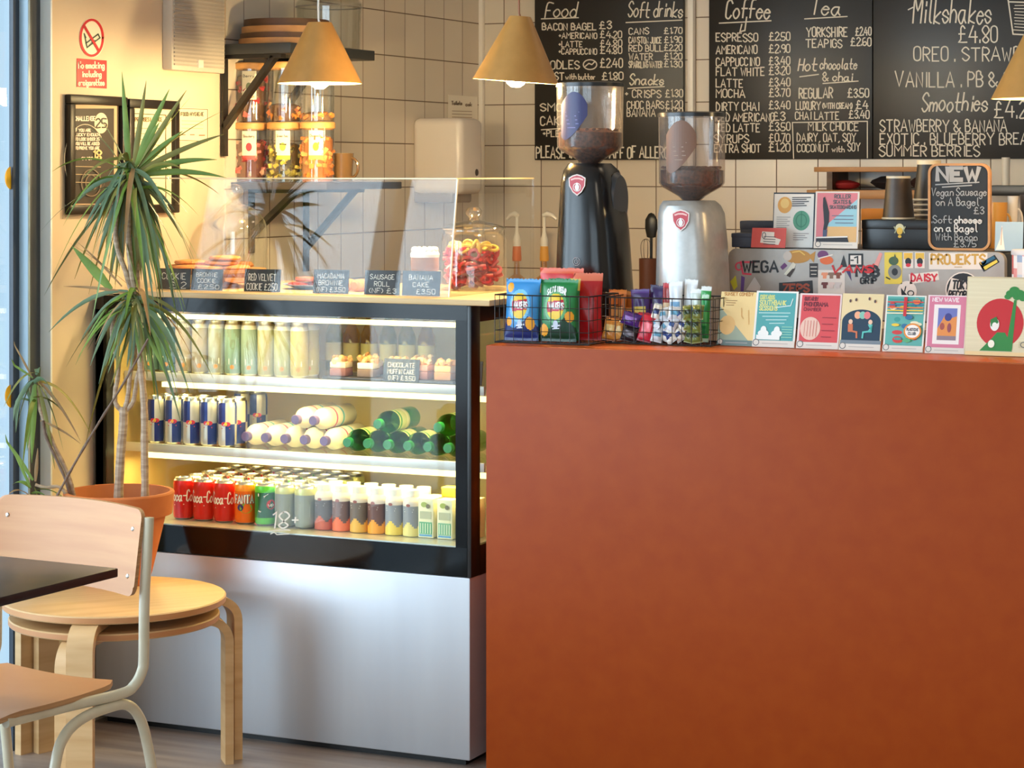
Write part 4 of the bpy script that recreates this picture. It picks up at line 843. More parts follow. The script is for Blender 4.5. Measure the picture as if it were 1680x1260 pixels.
    o = a.build('emblem', t, smooth=0); o['label'] = 'red shield emblem with a white border'
    m = MB().lathe([(0, 0), (.020, 0), (.022, .004), (.022, .012), (0, .012)], col(*extra, .4), (X(hx-31), -.02, Zz(secs[0][0])-.0), n=20); m.build('adjuster', t)
    m = MB().tube([V((X(hx+8), -.03, Zz(secs[0][0])+.006)), V((X(hx+40), -.035, Zz(secs[0][0])+.003))], .004, BLACK, 8); m.build('gate_lever', t)
    return t, X, Zz, d, s
t, X, Zz, d, s = grinder('tall black coffee grinder with a dark blue leaf on its hopper', ((545, 912, 1040, .105), (480, 914, 1037, .105), (380, 919, 1030, .103), (300, 924, 1021, .10), (280, 927, 1014, .09), (268, 933, 1003, .07)), ((14, 270), (22, 262), (50, 246), (54, 240), (55, 143)), 968, 137, 214, col(20, 19, 20, .22), 947, 303, (col(44, 42, 92, .4), col(120, 116, 170, .5)), (922, 965, 150, 230), (230, 130, 30))
MB().lathe([(0, 0), (.055, 0), (.060, .01), (.052, .022), (0, .026)], col(62, 68, 76, .35), (X(1004), .01, Zz(328)), n=30, M=Matrix.Rotation(PI/2, 4, 'Y') @ Matrix.Diagonal((1.25, 1, 1, 1))).build('dial', t)
a = Art(frame((PY(946, 429, YG+d).x-t.location.x, d-.0015, PY(946, 429, YG+d).z-CT), (1, 0, 0), (0, 0, 1))); a.ring(0, 0, .0105, .0105, .0014, col(150, 150, 150)).ring(0, 0, .0055, .0055, .0013, col(150, 150, 150), 20, 2.2, 7.2).line([(0, .002), (0, .008)], .0014, col(150, 150, 150)); a.build('power_symbol', t, smooth=0)
M_SILVER = noisy('silver_paint', (178, 176, 172), (188, 186, 182), (60, 60, 60), .34, .45)
t, X, Zz, d, s = grinder('silver coffee grinder with a brown leaf on its hopper', ((545, 1075, 1200, .105), (480, 1078, 1197, .105), (400, 1080, 1193, .103), (350, 1082, 1188, .10), (337, 1084, 1182, .095), (329, 1088, 1174, .08)), ((14, 330), (22, 322), (50, 306), (54, 300), (55, 192)), 1135, 187, 276, M_SILVER, 1117, 361, (col(122, 86, 66, .45), col(160, 130, 110, .5)), (1093, 1141, 197, 285), (190, 60, 40))
m = MB().lathe([(0, 0), (.052, 0), (.056, .008), (.05, .016), (0, .02)], BLACK, (X(1166), .02, Zz(392)), n=28, M=Matrix.Rotation(PI/2, 4, 'Y') @ Matrix.Diagonal((1.25, 1, 1, 1))); m.build('dial', t)
wpart(loft([(CT+.004, X(1150)+t.location.x, X(1182)+t.location.x, .09), (CT+Zz(410), X(1150)+t.location.x, X(1178)+t.location.x, .088), (CT+Zz(360), X(1150)+t.location.x, X(1170)+t.location.x, .08)], BLACK, y0=YG+.0), 'side_cover', t)

# ---------------------------------------------------------------- espresso machine with stickers
YM = .475
x0, x1 = PY(1195, 410, YM).x, PY(1648, 410, YM).x; zm = PY(1300, 409, YM).z
t = thing('espresso_machine', 'wide grey espresso machine whose back panel is covered in stickers', 'espresso machine', ((x0+x1)/2, .68, CT))
wpart(MB().box(x0+.01, x1-.01, YM+.02, .93, CT+.05, zm-.004, col(40, 38, 38, .4), .01), 'body', t)
def rrect(x0, x1, z0, z1, r, n=6):
    q = []
    for cx_, cz_, a0 in ((x1-r, z1-r, 0), (x0+r, z1-r, PI/2), (x0+r, z0+r, PI), (x1-r, z0+r, 1.5*PI)):
        q += [(cx_+r*math.cos(a0+PI/2*i/n), cz_+r*math.sin(a0+PI/2*i/n)) for i in range(n+1)]
    return q
wpart(MB().prism([V((x, YM, z)) for x, z in rrect(x0, x1, CT+.055, zm, .022)], (0, .03, 0), noisy('machine_grey', (160, 152, 144), (172, 164, 156), (20, 20, 20), .38, .35)), 'back_panel', t)
wpart(MB().box(x0+.02, x1-.02, YM+.03, .92, zm-.003, zm+.002, col(60, 56, 52, .35), .001), 'cup_tray', t)
for fx in (x0+.08, x1-.08):
    for fy in (YM+.08, .86): wpart(MB().lathe([(0, 0), (.022, 0), (.018, .06), (0, .06)], BLACK, (fx, fy, CT), n=16), 'foot', t)
def sticker(name, art, label=None):
    a = AY(YM-.0004); art(a); o = wpart(a, name, t, 0)
    if label: o['label'] = label
BK = col(22, 20, 22, .4); PINK = col(222, 70, 96, .4); PAPER = col(226, 214, 202, .5); YEL = col(222, 196, 70, .5)
sticker('maker_logo', lambda a: a.line([(1238, 430), (1215, 430), (1219, 449), (1232, 450)], 3, PINK).ring(1212, 437, 5, 6, 2.4, PINK, 16).text('WEGA', 1219, 446, 17, BK, 57, 3.6, jit=0), 'pink cup outline with WEGA in black capitals')
FISH = col(196, 140, 60, .5)
sticker('sticker', lambda a: a.ell(1308, 421, 22, 11, FISH).poly([(1326, 420), (1338, 412), (1335, 431)], FISH).ell(1292, 420, 7, 8, col(210, 200, 190)).line([(1300, 414), (1312, 412), (1320, 418)], 2, col(232, 190, 90)), 'orange fish shaped sticker')
sticker('sticker', lambda a: a.poly([(1280, 438), (1287, 431), (1292, 436), (1284, 443)], col(110, 60, 120)).poly([(1286, 450), (1301, 430), (1306, 434), (1296, 454)], col(226, 224, 206)).poly([(1290, 452), (1300, 441), (1305, 440), (1296, 455)], col(70, 58, 52)), 'white and dark tube sticker')
sticker('sticker', lambda a: a.ell(1350, 418, 9, 7, col(112, 56, 108)).ell(1356, 427, 11, 7, col(226, 106, 50)).line([(1343, 424), (1366, 418)], 2, PAPER), 'purple and orange ball sticker')
sticker('sticker', lambda a: a.rect(1328, 432, 1342, 455, col(48, 44, 44)).line([(1330, 438), (1340, 438)], 1.4, PAPER).line([(1330, 444), (1340, 444)], 1.2, PAPER).line([(1331, 450), (1339, 450)], 1.2, PAPER), 'small dark rectangular sticker')
sticker('sticker', lambda a: a.poly([(1384, 418), (1378, 438), (1390, 438)], BK).rect(1392, 416, 1416, 438, BK).rect(1395, 419, 1413, 434, PAPER).text('1', 1402, 432, 11, BK, 5, 2.4, jit=0).line([(1396, 427), (1400, 427)], 2, BK).text('VANS', 1362, 447, 11, col(206, 34, 40), 68, 3.0, slant=.15), 'black square and red lettering sticker')
TEE = ((232, 150, 110), (140, 110, 90), (130, 70, 50), (110, 50, 50), (222, 200, 190), (210, 196, 190))
def tees(a):
    a.rect(1342, 443, 1386, 482, PAPER)
    for k, cc in enumerate(TEE):
        x, y = 1353+(k % 3)*11, 452+(k//3)*16; a.poly([(x-5, y-5), (x+5, y-5), (x+6, y-1), (x+3, y), (x+3, y+5), (x-3, y+5), (x-3, y), (x-6, y-1)], col(*cc, .5))
sticker('sticker', tees, 'white sticker with six little shirts')
sticker('sticker', lambda a: a.poly([(1278, 464), (1333, 460), (1334, 482), (1278, 482)], BK).text('ZEPS', 1285, 479, 12, col(160, 70, 40), 42, 3.4), 'black strip sticker with brick red letters')
sticker('sticker', lambda a: a.poly([(1388, 445), (1395, 444), (1397, 461)], col(60, 50, 100)).text('MOB', 1405, 453, 15, BK, 36, 4.4, jit=0).text('GRIP', 1412, 465, 9, BK, 25, 2.6, jit=0), 'MOB GRIP sticker in black capitals')
sticker('sticker', lambda a: a.poly([(1433, 436), (1443, 414), (1448, 416), (1440, 440)], col(226, 150, 140)).poly([(1420, 445), (1433, 432), (1440, 438), (1428, 448)], col(196, 60, 56)), 'pink and red brush stroke sticker')
sticker('sticker', lambda a: a.rect(1451, 414, 1480, 466, YEL).ell(1468, 446, 11, 12, col(130, 130, 124)).ell(1468, 446, 5, 6, BK).ell(1466, 428, 8, 7, col(60, 90, 60)).poly([(1468, 416), (1473, 430), (1464, 430)], col(70, 90, 60)).line([(1454, 455), (1460, 458)], 2, BK), 'yellow sticker with a grey machine drawing')
for q in (1482, 1501): sticker('sticker', lambda a: a.rect(q, 414, q+16, 440, PAPER).rect(q+1, 415, q+15, 425, col(222, 176, 60)).ell(q+8, 429, 5, 6, BK).ell(q+8, 435, 4, 3, col(206, 40, 56)), 'small yellow topped stamp sticker')
sticker('sticker', lambda a: a.rect(1524, 415, 1620, 442, PAPER).text('PROJEKTS', 1528, 433, 15, col(196, 150, 60), 88, 3.4, jit=0).line([(1566, 438), (1578, 438)], 1.4, col(190, 160, 110)), 'cream strip sticker with gold capitals')
sticker('sticker', lambda a: a.poly([(1606, 432), (1632, 418), (1640, 430), (1614, 446)], BK).poly([(1609, 431), (1630, 420), (1633, 424), (1612, 436)], col(30, 90, 120)).poly([(1613, 438), (1635, 426), (1637, 430), (1616, 443)], YEL), 'blue and yellow striped sticker on black')
sticker('sticker', lambda a: a.poly([(1491, 450), (1539, 445), (1541, 459), (1493, 466)], PAPER).text('DAISY', 1495, 461, 11, col(204, 40, 56), 42, 3.0, jit=.1), 'white sticker with DAISY in red')
sticker('sticker', lambda a: a.ell(1488, 478, 16, 17, PAPER).poly([(1478, 472), (1488, 484), (1479, 484)], BK).line([(1486, 470), (1484, 478)], 1.6, BK).ring(1494, 481, 5, 4, 1.6, BK, 14), 'round white sticker with a small black drawing')
sticker('sticker', lambda a: a.ell(1580, 476, 29, 30, PAPER).ell(1580, 476, 27, 28, BK).poly([(1561, 456), (1604, 466), (1598, 500), (1553, 486)], PAPER).text('TOKYO', 1562, 474, 13, BK, 34, 3, slant=.2).text('RECORDS', 1556, 488, 10, BK, 40, 2.4, slant=.2), 'round black sticker with slanting white name block')
sticker('sticker', lambda a: a.poly([(1198, 462), (1207, 452), (1210, 470), (1204, 476)], col(206, 206, 60)).poly([(1215, 478), (1216, 452), (1222, 455), (1220, 478)], col(104, 70, 140)).poly([(1224, 476), (1238, 454), (1248, 470), (1246, 478)], col(206, 202, 200)), 'lime, purple and grey sticker by the panel corner')

# on top of the machine
def onm(px, py, Y): return PY(px, py, Y)
ZM = zm+.0022
def boxat(name, label, px0, px1, py0, Y, dep, z0, mat, cat, group=None, bev=.003, art=None):
    a, b = PY(px0, py0, Y), PY(px1, py0, Y); w_ = b.x-a.x; hh = a.z-z0
    t = thing(name, label, cat, ((a.x+b.x)/2, Y+dep/2, z0), group=group)
    MB().box(-w_/2, w_/2, -dep/2, dep/2, 0, hh, mat, bev).build('box', t)
    MB().box(-w_/2-.001, w_/2+.001, -dep/2-.001, dep/2+.001, hh*.68, hh+.0012, mat, bev).build('lid', t)
    if art:
        A_ = AY(Y-.0015); art(A_); wpart(A_, 'emblem', t, 0)
    return t
SLB = noisy('slate_blue_card', (58, 62, 76), (68, 72, 86), (30, 30, 30), .5)
boxat('card_box', 'slate blue box behind the red card on the machine', 1214, 1268, 363, .58, .07, ZM, SLB, 'box', 'slate blue boxes on the espresso machine')
boxat('card_box', 'lower slate blue box at the corner of the machine', 1200, 1238, 383, .50, .06, ZM, col(72, 76, 90, .5), 'box', 'slate blue boxes on the espresso machine')
GOLD = col(206, 166, 50, .4)
boxat('black_box', 'black box with a gold crest under the upturned dark cup', 1414, 1528, 361, .53, .115, ZM, noisy('black_card', (16, 14, 14), (24, 21, 20), (30, 30, 30), .35), 'box', art=lambda a: a.ell(1476, 374, 7, 7, col(196, 190, 150)).ell(1476, 379, 5, 6, GOLD).line([(1467, 372), (1470, 378), (1468, 382)], 2, col(150, 150, 120)).line([(1485, 372), (1482, 378), (1484, 382)], 2, col(150, 150, 120)).ell(1476, 388, 3, 2.4, GOLD))
def cup(px, pytop, pybot, Y, label, up=False, rims=0):
    c = PY(px, pybot, Y); h = PY(px, pytop, Y).z-c.z; s = (c-CAM).dot(FW)/FPX
    t = thing('coffee_cup', label, 'paper cup', c, group='dark paper cups')
    body = noisy('cup_%d' % px, (52, 38, 24), (66, 48, 30), (30, 30, 30), .45) if not rims else col(44, 40, 36, .45)
    MB().lathe([(0, 0), (26*s, 0), (19.5*s, h), (17*s, h), (17*s, h-.003), (0, h-.003)], body, n=32).build('cup', t)
    rim = col(206, 190, 160, .4)
    MB().tube([V((26*s*math.cos(a), 26*s*math.sin(a), .003)) for a in [2*PI*i/32 for i in range(32)]], .0028, rim, 8, True).build('rim', t)
    m = MB().lathe([(16.5*s, h-.001), (19.8*s, h-.001), (19.8*s, h+.005), (16.5*s, h+.005), (16.5*s, h-.001)], rim, n=32); m.build('base_ring', t)
    return c, s, h, t
cup(1474, 292, 360, .585, 'single dark paper cup upside down on the black box')
# stack of cups beside the black sign
Yc = .71; lab = 'dark paper cup in the upturned stack beside the black sign'
for k in range(5):
    y1 = 363-k*8.3; c = PY(1524, 363, Yc); s = (c-CAM).dot(FW)/FPX; z0 = PY(1524, y1, Yc).z
    hh = 8.0*s if k < 4 else PY(1524, 270, Yc).z-z0
    t = thing('coffee_cup', 'dark paper cup in the upturned stack beside the black sign, %s from the bottom' % ORD[k] if k < 4 else 'topmost dark paper cup of the upturned stack, with a pale base', 'paper cup', (c.x, Yc, ZM if k == 0 else z0), group='stack of dark paper cups')
    if k == 0: hh = z0+hh-ZM; 
    r0 = 25*s; r1 = (24.2 if k < 4 else 19)*s
    MB().lathe([(r0-.003, 0.001), (r0, 0.001), (r1, hh), (r1-.003, hh-.001), (r0-.003, .001)] if k < 4 else [(0, .001), (r0, .001), (r1, hh), (0, hh)], col(42, 38, 34, .45), n=32).build('cup', t)
    MB().tube([V((r0*math.cos(a), r0*math.sin(a), (z0-ZM if k == 0 else 0)+.004)) for a in [2*PI*i/32 for i in range(32)]], .0026, col(222, 214, 200, .4), 8, True).build('rim', t)
    if k == 4: MB().lathe([(r1-.004, hh), (r1+.001, hh), (r1+.001, hh+.011), (r1-.004, hh+.011), (0, hh+.004)], col(226, 206, 170, .4), n=32).build('base_ring', t)
# black NEW sign with a wooden frame
Yn = .51; x0n, x1n = PY(1523, 270, Yn).x, PY(1625, 270, Yn).x; z0n, z1n = ZM, PY(1570, 268, Yn).z
t = thing('chalk_sign', 'small black chalk sign reading NEW in a rounded wooden frame', 'chalk sign', ((x0n+x1n)/2, Yn, ZM))
wpart(MB().prism([V((x, Yn, z)) for x, z in rrect(x0n+.003, x1n-.003, z0n+.003, z1n-.003, .022)], (0, .010, 0), col(20, 19, 19, .55)), 'board', t)
o_, i_ = rrect(x0n, x1n, z0n, z1n, .025), rrect(x0n+.006, x1n-.006, z0n+.006, z1n-.006, .02); n_ = len(o_)
m = MB(); m.add([V((x, y, z)) for y, L_ in ((Yn-.004, o_), (Yn-.004, i_), (Yn+.014, i_), (Yn+.014, o_)) for x, z in L_], [(k*n_+i, k*n_+(i+1) % n_, ((k+1) % 4)*n_+(i+1) % n_, ((k+1) % 4)*n_+i) for k in range(4) for i in range(n_)], M_WOOD); wpart(m, 'frame', t)
wpart(MB().box((x0n+x1n)/2-.03, (x0n+x1n)/2+.03, Yn+.014, Yn+.06, ZM, ZM+.012, M_WOOD), 'foot', t)
G1, G2 = col(150, 150, 150, .8), col(196, 194, 190, .8)
a = AY(Yn-.0008); a.text('NEW', 1538, 295, 20, G1, 68, 7.5, jit=.15).line([(1535, 303), (1606, 299)], 2, G1).line([(1546, 307), (1594, 304)], 2, G1)
a.text('.Vegan Sausage', 1526, 321, 13, G1, 92, 1.5, slant=.1).text('on A Bagel', 1536, 337, 13, G1, 70, 1.6).text('£3', 1598, 351, 11, G1, 16, 1.6).text('.Soft', 1529, 366, 12, G1, 32, 1.6).text('cheese', 1566, 366, 11, G2, 44, 2.2).text('on a Bagel', 1533, 380, 12, G2, 70, 1.9).text('With Bacon', 1535, 394, 11, G1, 68, 1.5).text('£3.75', 1565, 405, 10, G1, 36, 1.5)
wpart(a, 'lettering', t, 0)
# leaflets
def flyer(name, label, cat, px0, px1, py0, py1, Y, z0, lean, paper, art, back=None, group=None, yaw=0):
    """card standing at z0 and leaning back; art is laid out in the photo's own proportions (0..100 across, up from 0)"""
    a, b = PY(px0, py1, Y), PY(px1, py1, Y); w_ = (b.x-a.x)/math.cos(yaw); hh = (PY(px0, py0, Y+.03).z-z0)/math.cos(lean)
    t = thing(name, label, cat, ((a.x+b.x)/2, Y, z0), group=group, rot=(-lean, 0, yaw))
    MB().box(-w_/2, w_/2, 0, .0012, .001, hh, paper).build('card', t)
    if back: MB().box(-w_/2-.003, w_/2+.004, .0015, .008, .001, hh+.004, back, .001).build('backing', t)
    k = w_/100; a = Art(frame((-w_/2, -.0003, .001), (1, 0, 0), (0, 0, 1)), eps=.00014); a.fn0 = a.fn; a.fn = lambda x, y, l: a.fn0(x*k, y*k, l); a.H = hh/k; art(a); a.build('print', t, smooth=0)
    return t
TX = col(90, 90, 96, .6)
def lf1(a):
    H = a.H
    a.ell(27, H-28, 18, 20, col(228, 170, 90)).ell(27, H-24, 11, 12, col(240, 206, 130)).ell(70, H*.50, 21, 24, col(90, 160, 130)).ring(70, H*.50, 13, 15, 2, col(60, 130, 104)).line([(70, H*.36), (70, H*.66)], 2, col(60, 130, 104))
    for i in range(5): a.line([(46, H-10-i*5), (92-(i*11) % 17, H-9-i*5)], 2.4, TX)
    for i in range(6): a.line([(8, H*.56-i*5), (42-(i*7) % 13, H*.56-i*5)], 1.6, col(160, 160, 160))
    for i in range(4): a.line([(52, H*.26-i*5), (90-(i*9) % 14, H*.26-i*5)], 1.6, col(160, 150, 150))
flyer('leaflet', 'white leaflet with a green brain drawing and orange disc', 'leaflet', 1268, 1333, 318, 404, .52, ZM, .10, col(236, 232, 226, .5), lf1, col(36, 62, 84, .5), 'leaflets on the espresso machine', yaw=-.0)
def lf2(a):
    H = a.H; P_, B_, T_ = col(214, 122, 130), col(150, 196, 208), col(222, 176, 116)
    a.rect(4, 12, 96, H-4, P_).poly([(20, H*.36), (96, H*.86), (96, H*.40)], B_).poly([(20, H*.36), (96, H*.40), (96, H*.36)], B_).rect(30, 12, 96, H*.38, T_)
    a.text('ROLLER', 44, H-16, 8, TX, 36, 1.8, jit=0).text('SKATES &', 42, H-28, 8, TX, 40, 1.8, jit=0).text('SKATEBOARDING', 34, H-39, 7, TX, 60, 1.6, jit=0)
    D = col(36, 34, 42)
    a.poly([(18, H*.88), (22, H*.90), (28, H*.76), (33, H*.62), (33, H*.46), (27, H*.30), (20, H*.30), (22, H*.44), (20, H*.60), (18, H*.74)], D).poly([(20, H*.32), (30, H*.32), (28, H*.17), (20, H*.17)], col(70, 80, 110)).poly([(5, H*.20), (76, H*.20), (80, H*.10), (5, H*.10)], D).line([(6, H*.185), (76, H*.205)], 3, col(232, 226, 220))
    for i in range(3): a.line([(40+i*4, H*.57-i*8), (88, H*.57-i*8)], 1.8, col(110, 110, 130))
    a.rect(0, 0, 100, 14, PAPER).ring(10, 9, 6, 6, 1.4, TX).line([(22, 8), (88, 8)], 1.4, col(180, 170, 166))
flyer('leaflet', 'pink, blue and tan roller skating leaflet on the espresso machine', 'leaflet', 1335, 1407, 314, 408, .495, ZM, .12, PAPER, lf2, None, 'leaflets on the espresso machine')
def lf3(a):
    H = a.H; a.rect(0, 0, 100, H, col(222, 92, 84)).poly([(26, 14), (80, 8), (86, H*.42), (66, H*.52), (66, H-12), (30, H-10)], col(244, 232, 222)).ring(36, H*.62, 5, 8, 2, TX)
    for i in range(4): a.line([(36, H*.56-i*7), (70, H*.54-i*7)], 2, TX)
flyer('red_card', 'small red card with a white label leaning on the boxes', 'card', 1232, 1288, 374, 406, .480, ZM, .22, col(214, 84, 78, .5), lf3)
tag(boxat('orange_carton', 'orange carton with a red end behind the pink leaflet', 1413, 1449, 343, .70, .06, ZM, col(226, 140, 36, .5), 'carton'), 'orange carton with a red end behind the pink leaflet', 'carton')
def lf4(a):
    H = a.H; a.rect(0, 0, 100, H, col(150, 172, 186)).poly([(4, 4), (36, 4), (30, H*.4), (24, H*.88), (18, H*.4)], col(232, 216, 200)).line([(22, H*.2), (24, H*.8)], 3, col(190, 150, 130))
flyer('leaflet', 'pale blue leaflet with a white figure beside the NEW sign', 'leaflet', 1632, 1678, 364, 408, .50, ZM-.0, .10, col(150, 172, 186, .5), lf4, None, 'leaflets on the espresso machine')
# sticker-covered tin at the end of the machine
c0, c1 = PY(1652, 430, .36), PY(1720, 430, .36); zt_ = PY(1660, 411, .36).z
t = thing('sticker_tin', 'round tin covered in red, cream and yellow stickers beyond the machine', 'tin', ((c0.x+c1.x)/2, .36+.06, CT)); r = (c1.x-c0.x)/2
PAL = [col(*c_, .45) for c_ in ((226, 206, 190), (206, 90, 80), (232, 150, 140), (236, 196, 90), (150, 160, 176), (240, 226, 214), (200, 196, 196))]
ids = [random.randrange(7) for _ in range(200)]
MB().grid(lambda u, v: V((r*math.sin(2*PI*u), -r*math.cos(2*PI*u), .001+v*(zt_-CT))), 40, 16, lambda u, v: PAL[ids[(int(u*20)*9+int(v*8+(int(u*20) % 2)*.5)) % 200]]).build('body', t)
MB().lathe([(0, zt_-CT+.001), (r, zt_-CT+.001), (r+.002, zt_-CT-.004), (r+.002, zt_-CT-.012)], col(206, 196, 190, .4), n=40).build('lid', t)

# ---------------------------------------------------------------- cards standing along the counter
ZK = CT+.0005; CG = 'event cards standing along the counter'; YK = .16
def foot(a, c_=PAPER, ring=True):
    a.rect(0, 0, 100, 15, c_)
    if ring: a.ell(9, 10, 8, 8, PAPER).ring(9, 10, 7, 7, 1.6, TX)
    a.line([(24, 8), (84, 8)], 1.6, col(190, 176, 170))
def k1(a):
    H = a.H; a.rect(0, 0, 100, H, col(240, 206, 140)).poly([(0, H*.72), (0, 14), (86, 14)], col(160, 172, 150)).ell(24, H*.38, 22, 26, col(236, 190, 120))
    a.text('SUNSET COMEDY', 10, H-10, 8, col(190, 130, 60), 80, 2.0, jit=0)
    for i in range(3): a.line([(16, H-24-i*6), (46-i*4, H-24-i*6)], 1.6, col(160, 110, 60))
    a.line([(60, H*.7), (62, H*.55), (68, H*.5)], 2, col(220, 170, 100)).line([(80, H*.66), (84, H*.4)], 2, col(220, 170, 100)); foot(a, col(110, 130, 126))
def k2(a):
    H = a.H; a.rect(5, 14, 95, H-5, col(78, 160, 160)).text('CORTADOS', 10, H-20, 9, col(206, 206, 120), 34, 2.2, jit=0).text('SOUTHBANK', 10, H-33, 10, col(214, 212, 130), 62, 2.4, jit=0).text('SESSIONS', 10, H-46, 10, col(214, 212, 130), 42, 2.4, jit=0)
    for i in range(4): a.line([(10+i*9, H*.60-i*8), (84-i*4, H*.61-i*8)], 2, col(190, 222, 216))
    a.line([(88, H*.86), (84, H*.74), (50, H*.70)], 2, col(220, 232, 226))
    for x in (24, 56): a.ell(x, H*.30, 7, 9, WHITE).ell(x, H*.24, 13, 8, WHITE)
    a.rect(8, H*.13, 64, H*.21, WHITE)
    for i in range(5): a.line([(68, H*.36-i*6), (92, H*.36-i*6)], 1.8, col(150, 206, 180))
    foot(a)
def k3(a):
    H = a.H; a.rect(5, 14, 96, H-5, col(214, 72, 76)).text('GUITAR BY', 12, H-18, 8, col(110, 20, 40), 32, 2, jit=0).text('PHONORAMA', 12, H-31, 9, col(110, 20, 40), 56, 2.4, jit=0).text('CHAMBER', 12, H-42, 7, col(130, 30, 46), 40, 1.8, jit=0).ell(30, H*.36, 24, 27, col(232, 190, 170))
    for i in range(5): a.line([(16+i*7, H*.22), (17+i*7, H*.50)], 1.6, col(214, 130, 120))
    for i in range(4): a.line([(58, H*.56-i*15), (90-(i*7) % 12, H*.56-i*15)], 1.8, col(150, 40, 50))
    foot(a)
def k4(a):
    H = a.H; N_ = col(22, 52, 74); a.rect(0, 12, 100, H, col(232, 206, 156)).poly([(4, 16)]+[(50+47*math.cos(q), H*.50+30*math.sin(q)) for q in [PI-PI*i/20 for i in range(21)]][::1]+[(97, 16)], N_)
    for x, c_ in ((40, (240, 170, 130)), (52, (130, 190, 170)), (63, (226, 120, 120))): a.ell(x, H*.62, 8, 9, col(*c_))
    a.rect(2, 12, 100, 24, col(120, 130, 140))
    for x, c_, q in ((24, (206, 110, 70), 1), (72, (90, 190, 180), -1)): a.ell(x, H*.50, 5, 6, col(232, 190, 160)).poly([(x-6, H*.46), (x+6, H*.46), (x+7*q, H*.32), (x-5*q, H*.32)], col(*c_)).line([(x, H*.34), (x+16*q, H*.32), (x+17*q, H*.22)], 4, col(*c_))
    for x in (20, 34, 66, 80): a.ell(x, H-12-(x % 3)*3, 2.4, 4, col(90, 60, 60))
    foot(a)
def k5(a):
    H = a.H; random.seed(3); P_ = [(60, 150, 140), (236, 196, 60), (206, 60, 60), (240, 226, 190), (50, 110, 150), (90, 170, 120), (232, 120, 60)]
    a.rect(4, 14, 96, H-4, col(96, 170, 160))
    for i in range(26): a.ell(random.uniform(14, 86), random.uniform(24, H-14), random.uniform(5, 13), random.uniform(3, 8), col(*P_[i % 7]))
    for i in range(6): a.line([(6, H-12-i*7), (94, H-11-i*7)], 3, col(*P_[(i*2) % 7]))
    a.rect(46, H*.62, 54, H-6, col(200, 40, 50)).ell(72, H*.36, 22, 20, col(232, 140, 50)).ell(72, H*.36, 18, 16, col(244, 232, 222)).text('PLASTICINE', 58, H*.37, 6, TX, 28, 1.8, jit=0).text('CLUB', 62, H*.30, 6, TX, 18, 1.8, jit=0); foot(a)
def k6(a):
    H = a.H; a.rect(4, 14, 97, H-4, col(214, 122, 146)).text('NEW WAVE', 12, H-17, 9, col(244, 220, 222), 66, 2.6, jit=0).rect(17, 24, 84, H-25, col(240, 226, 220)).rect(28, 34, 76, H-34, col(110, 116, 180))
    a.poly([(28, 34), (76, 34), (76, H*.64), (60, H*.60), (46, H*.66), (34, H*.5), (28, H*.42)], col(226, 140, 70)).rect(28, 34, 76, H*.30, col(140, 120, 130)).ell(54, H*.62, 9, 10, col(60, 60, 130)).ell(40, H*.46, 6, 9, col(170, 80, 70)).ell(58, H*.44, 5, 12, col(150, 70, 80)); foot(a)
CARDS = [(1176, 1235, 479, 564, k1, 'cream and sage event card, nearest the wire basket', (206, 196, 160)), (1234, 1303, 477, 567, k2, 'teal event card with two white cups, second from the basket', (236, 230, 220)), (1306, 1375, 481, 570, k3, 'red event card with a pale disc, third from the basket', (232, 206, 200)), (1376, 1444, 482, 572, k4, 'navy arch event card with seated figures and lamps', (230, 220, 200)), (1448, 1514, 484, 573, k5, 'multicoloured busy patterned event card', (236, 228, 216)), (1517, 1582, 484, 575, k6, 'pink framed event card beside the palm tree print', (240, 214, 214))]
for i, (a_, b_, ya, yb, fn_, lab, pc) in enumerate(CARDS):
    flyer('event_card', lab, 'card', a_, b_, ya, yb, YK-.004*i, ZK, .26, col(*pc, .45), fn_, None, CG)
def k7(a):
    H = a.H; R_ = col(196, 28, 34); Gr = col(44, 130, 54)
    a.ell(52, H*.42, 36, 38, R_, 36).rect(0, 0, 100, H*.05, col(240, 206, 150))
    a.poly([(22, H*.06), (40, H*.22), (48, H*.30), (60, H*.30), (66, H*.22), (72, H*.06)], Gr).poly([(62, H*.08), (72, H*.08), (76, H*.72), (72, H*.72)], Gr)
    for x, y, r in ((66, .80, 7), (72, .84, 8), (80, .80, 8), (76, .76, 6), (62, .76, 5), (85, .74, 5)): a.ell(x, H*y, r, r*.8, Gr)
    a.ell(44, H*.40, 7, 10, col(240, 232, 222)).poly([(37, H*.46), (46, H*.50), (50, H*.43), (42, H*.36), (38, H*.38)], col(44, 120, 52)).ell(44, H*.385, 4, 5, col(240, 232, 222)).ell(40, H*.15, 5, 6, col(244, 236, 214)).rect(82, H*.11, 98, H*.19, col(206, 190, 150)).ring(90, H*.15, 5, 4, 1.2, TX)
flyer('palm_print', 'cream art print with a green palm tree on a red disc', 'art print', 1583, 1690, 456, 578, YK-.03, ZK, .20, noisy('ribbed_cream_paper', (222, 204, 166), (232, 216, 180), (4, 4, 260), .6), k7, col(206, 186, 150, .6))

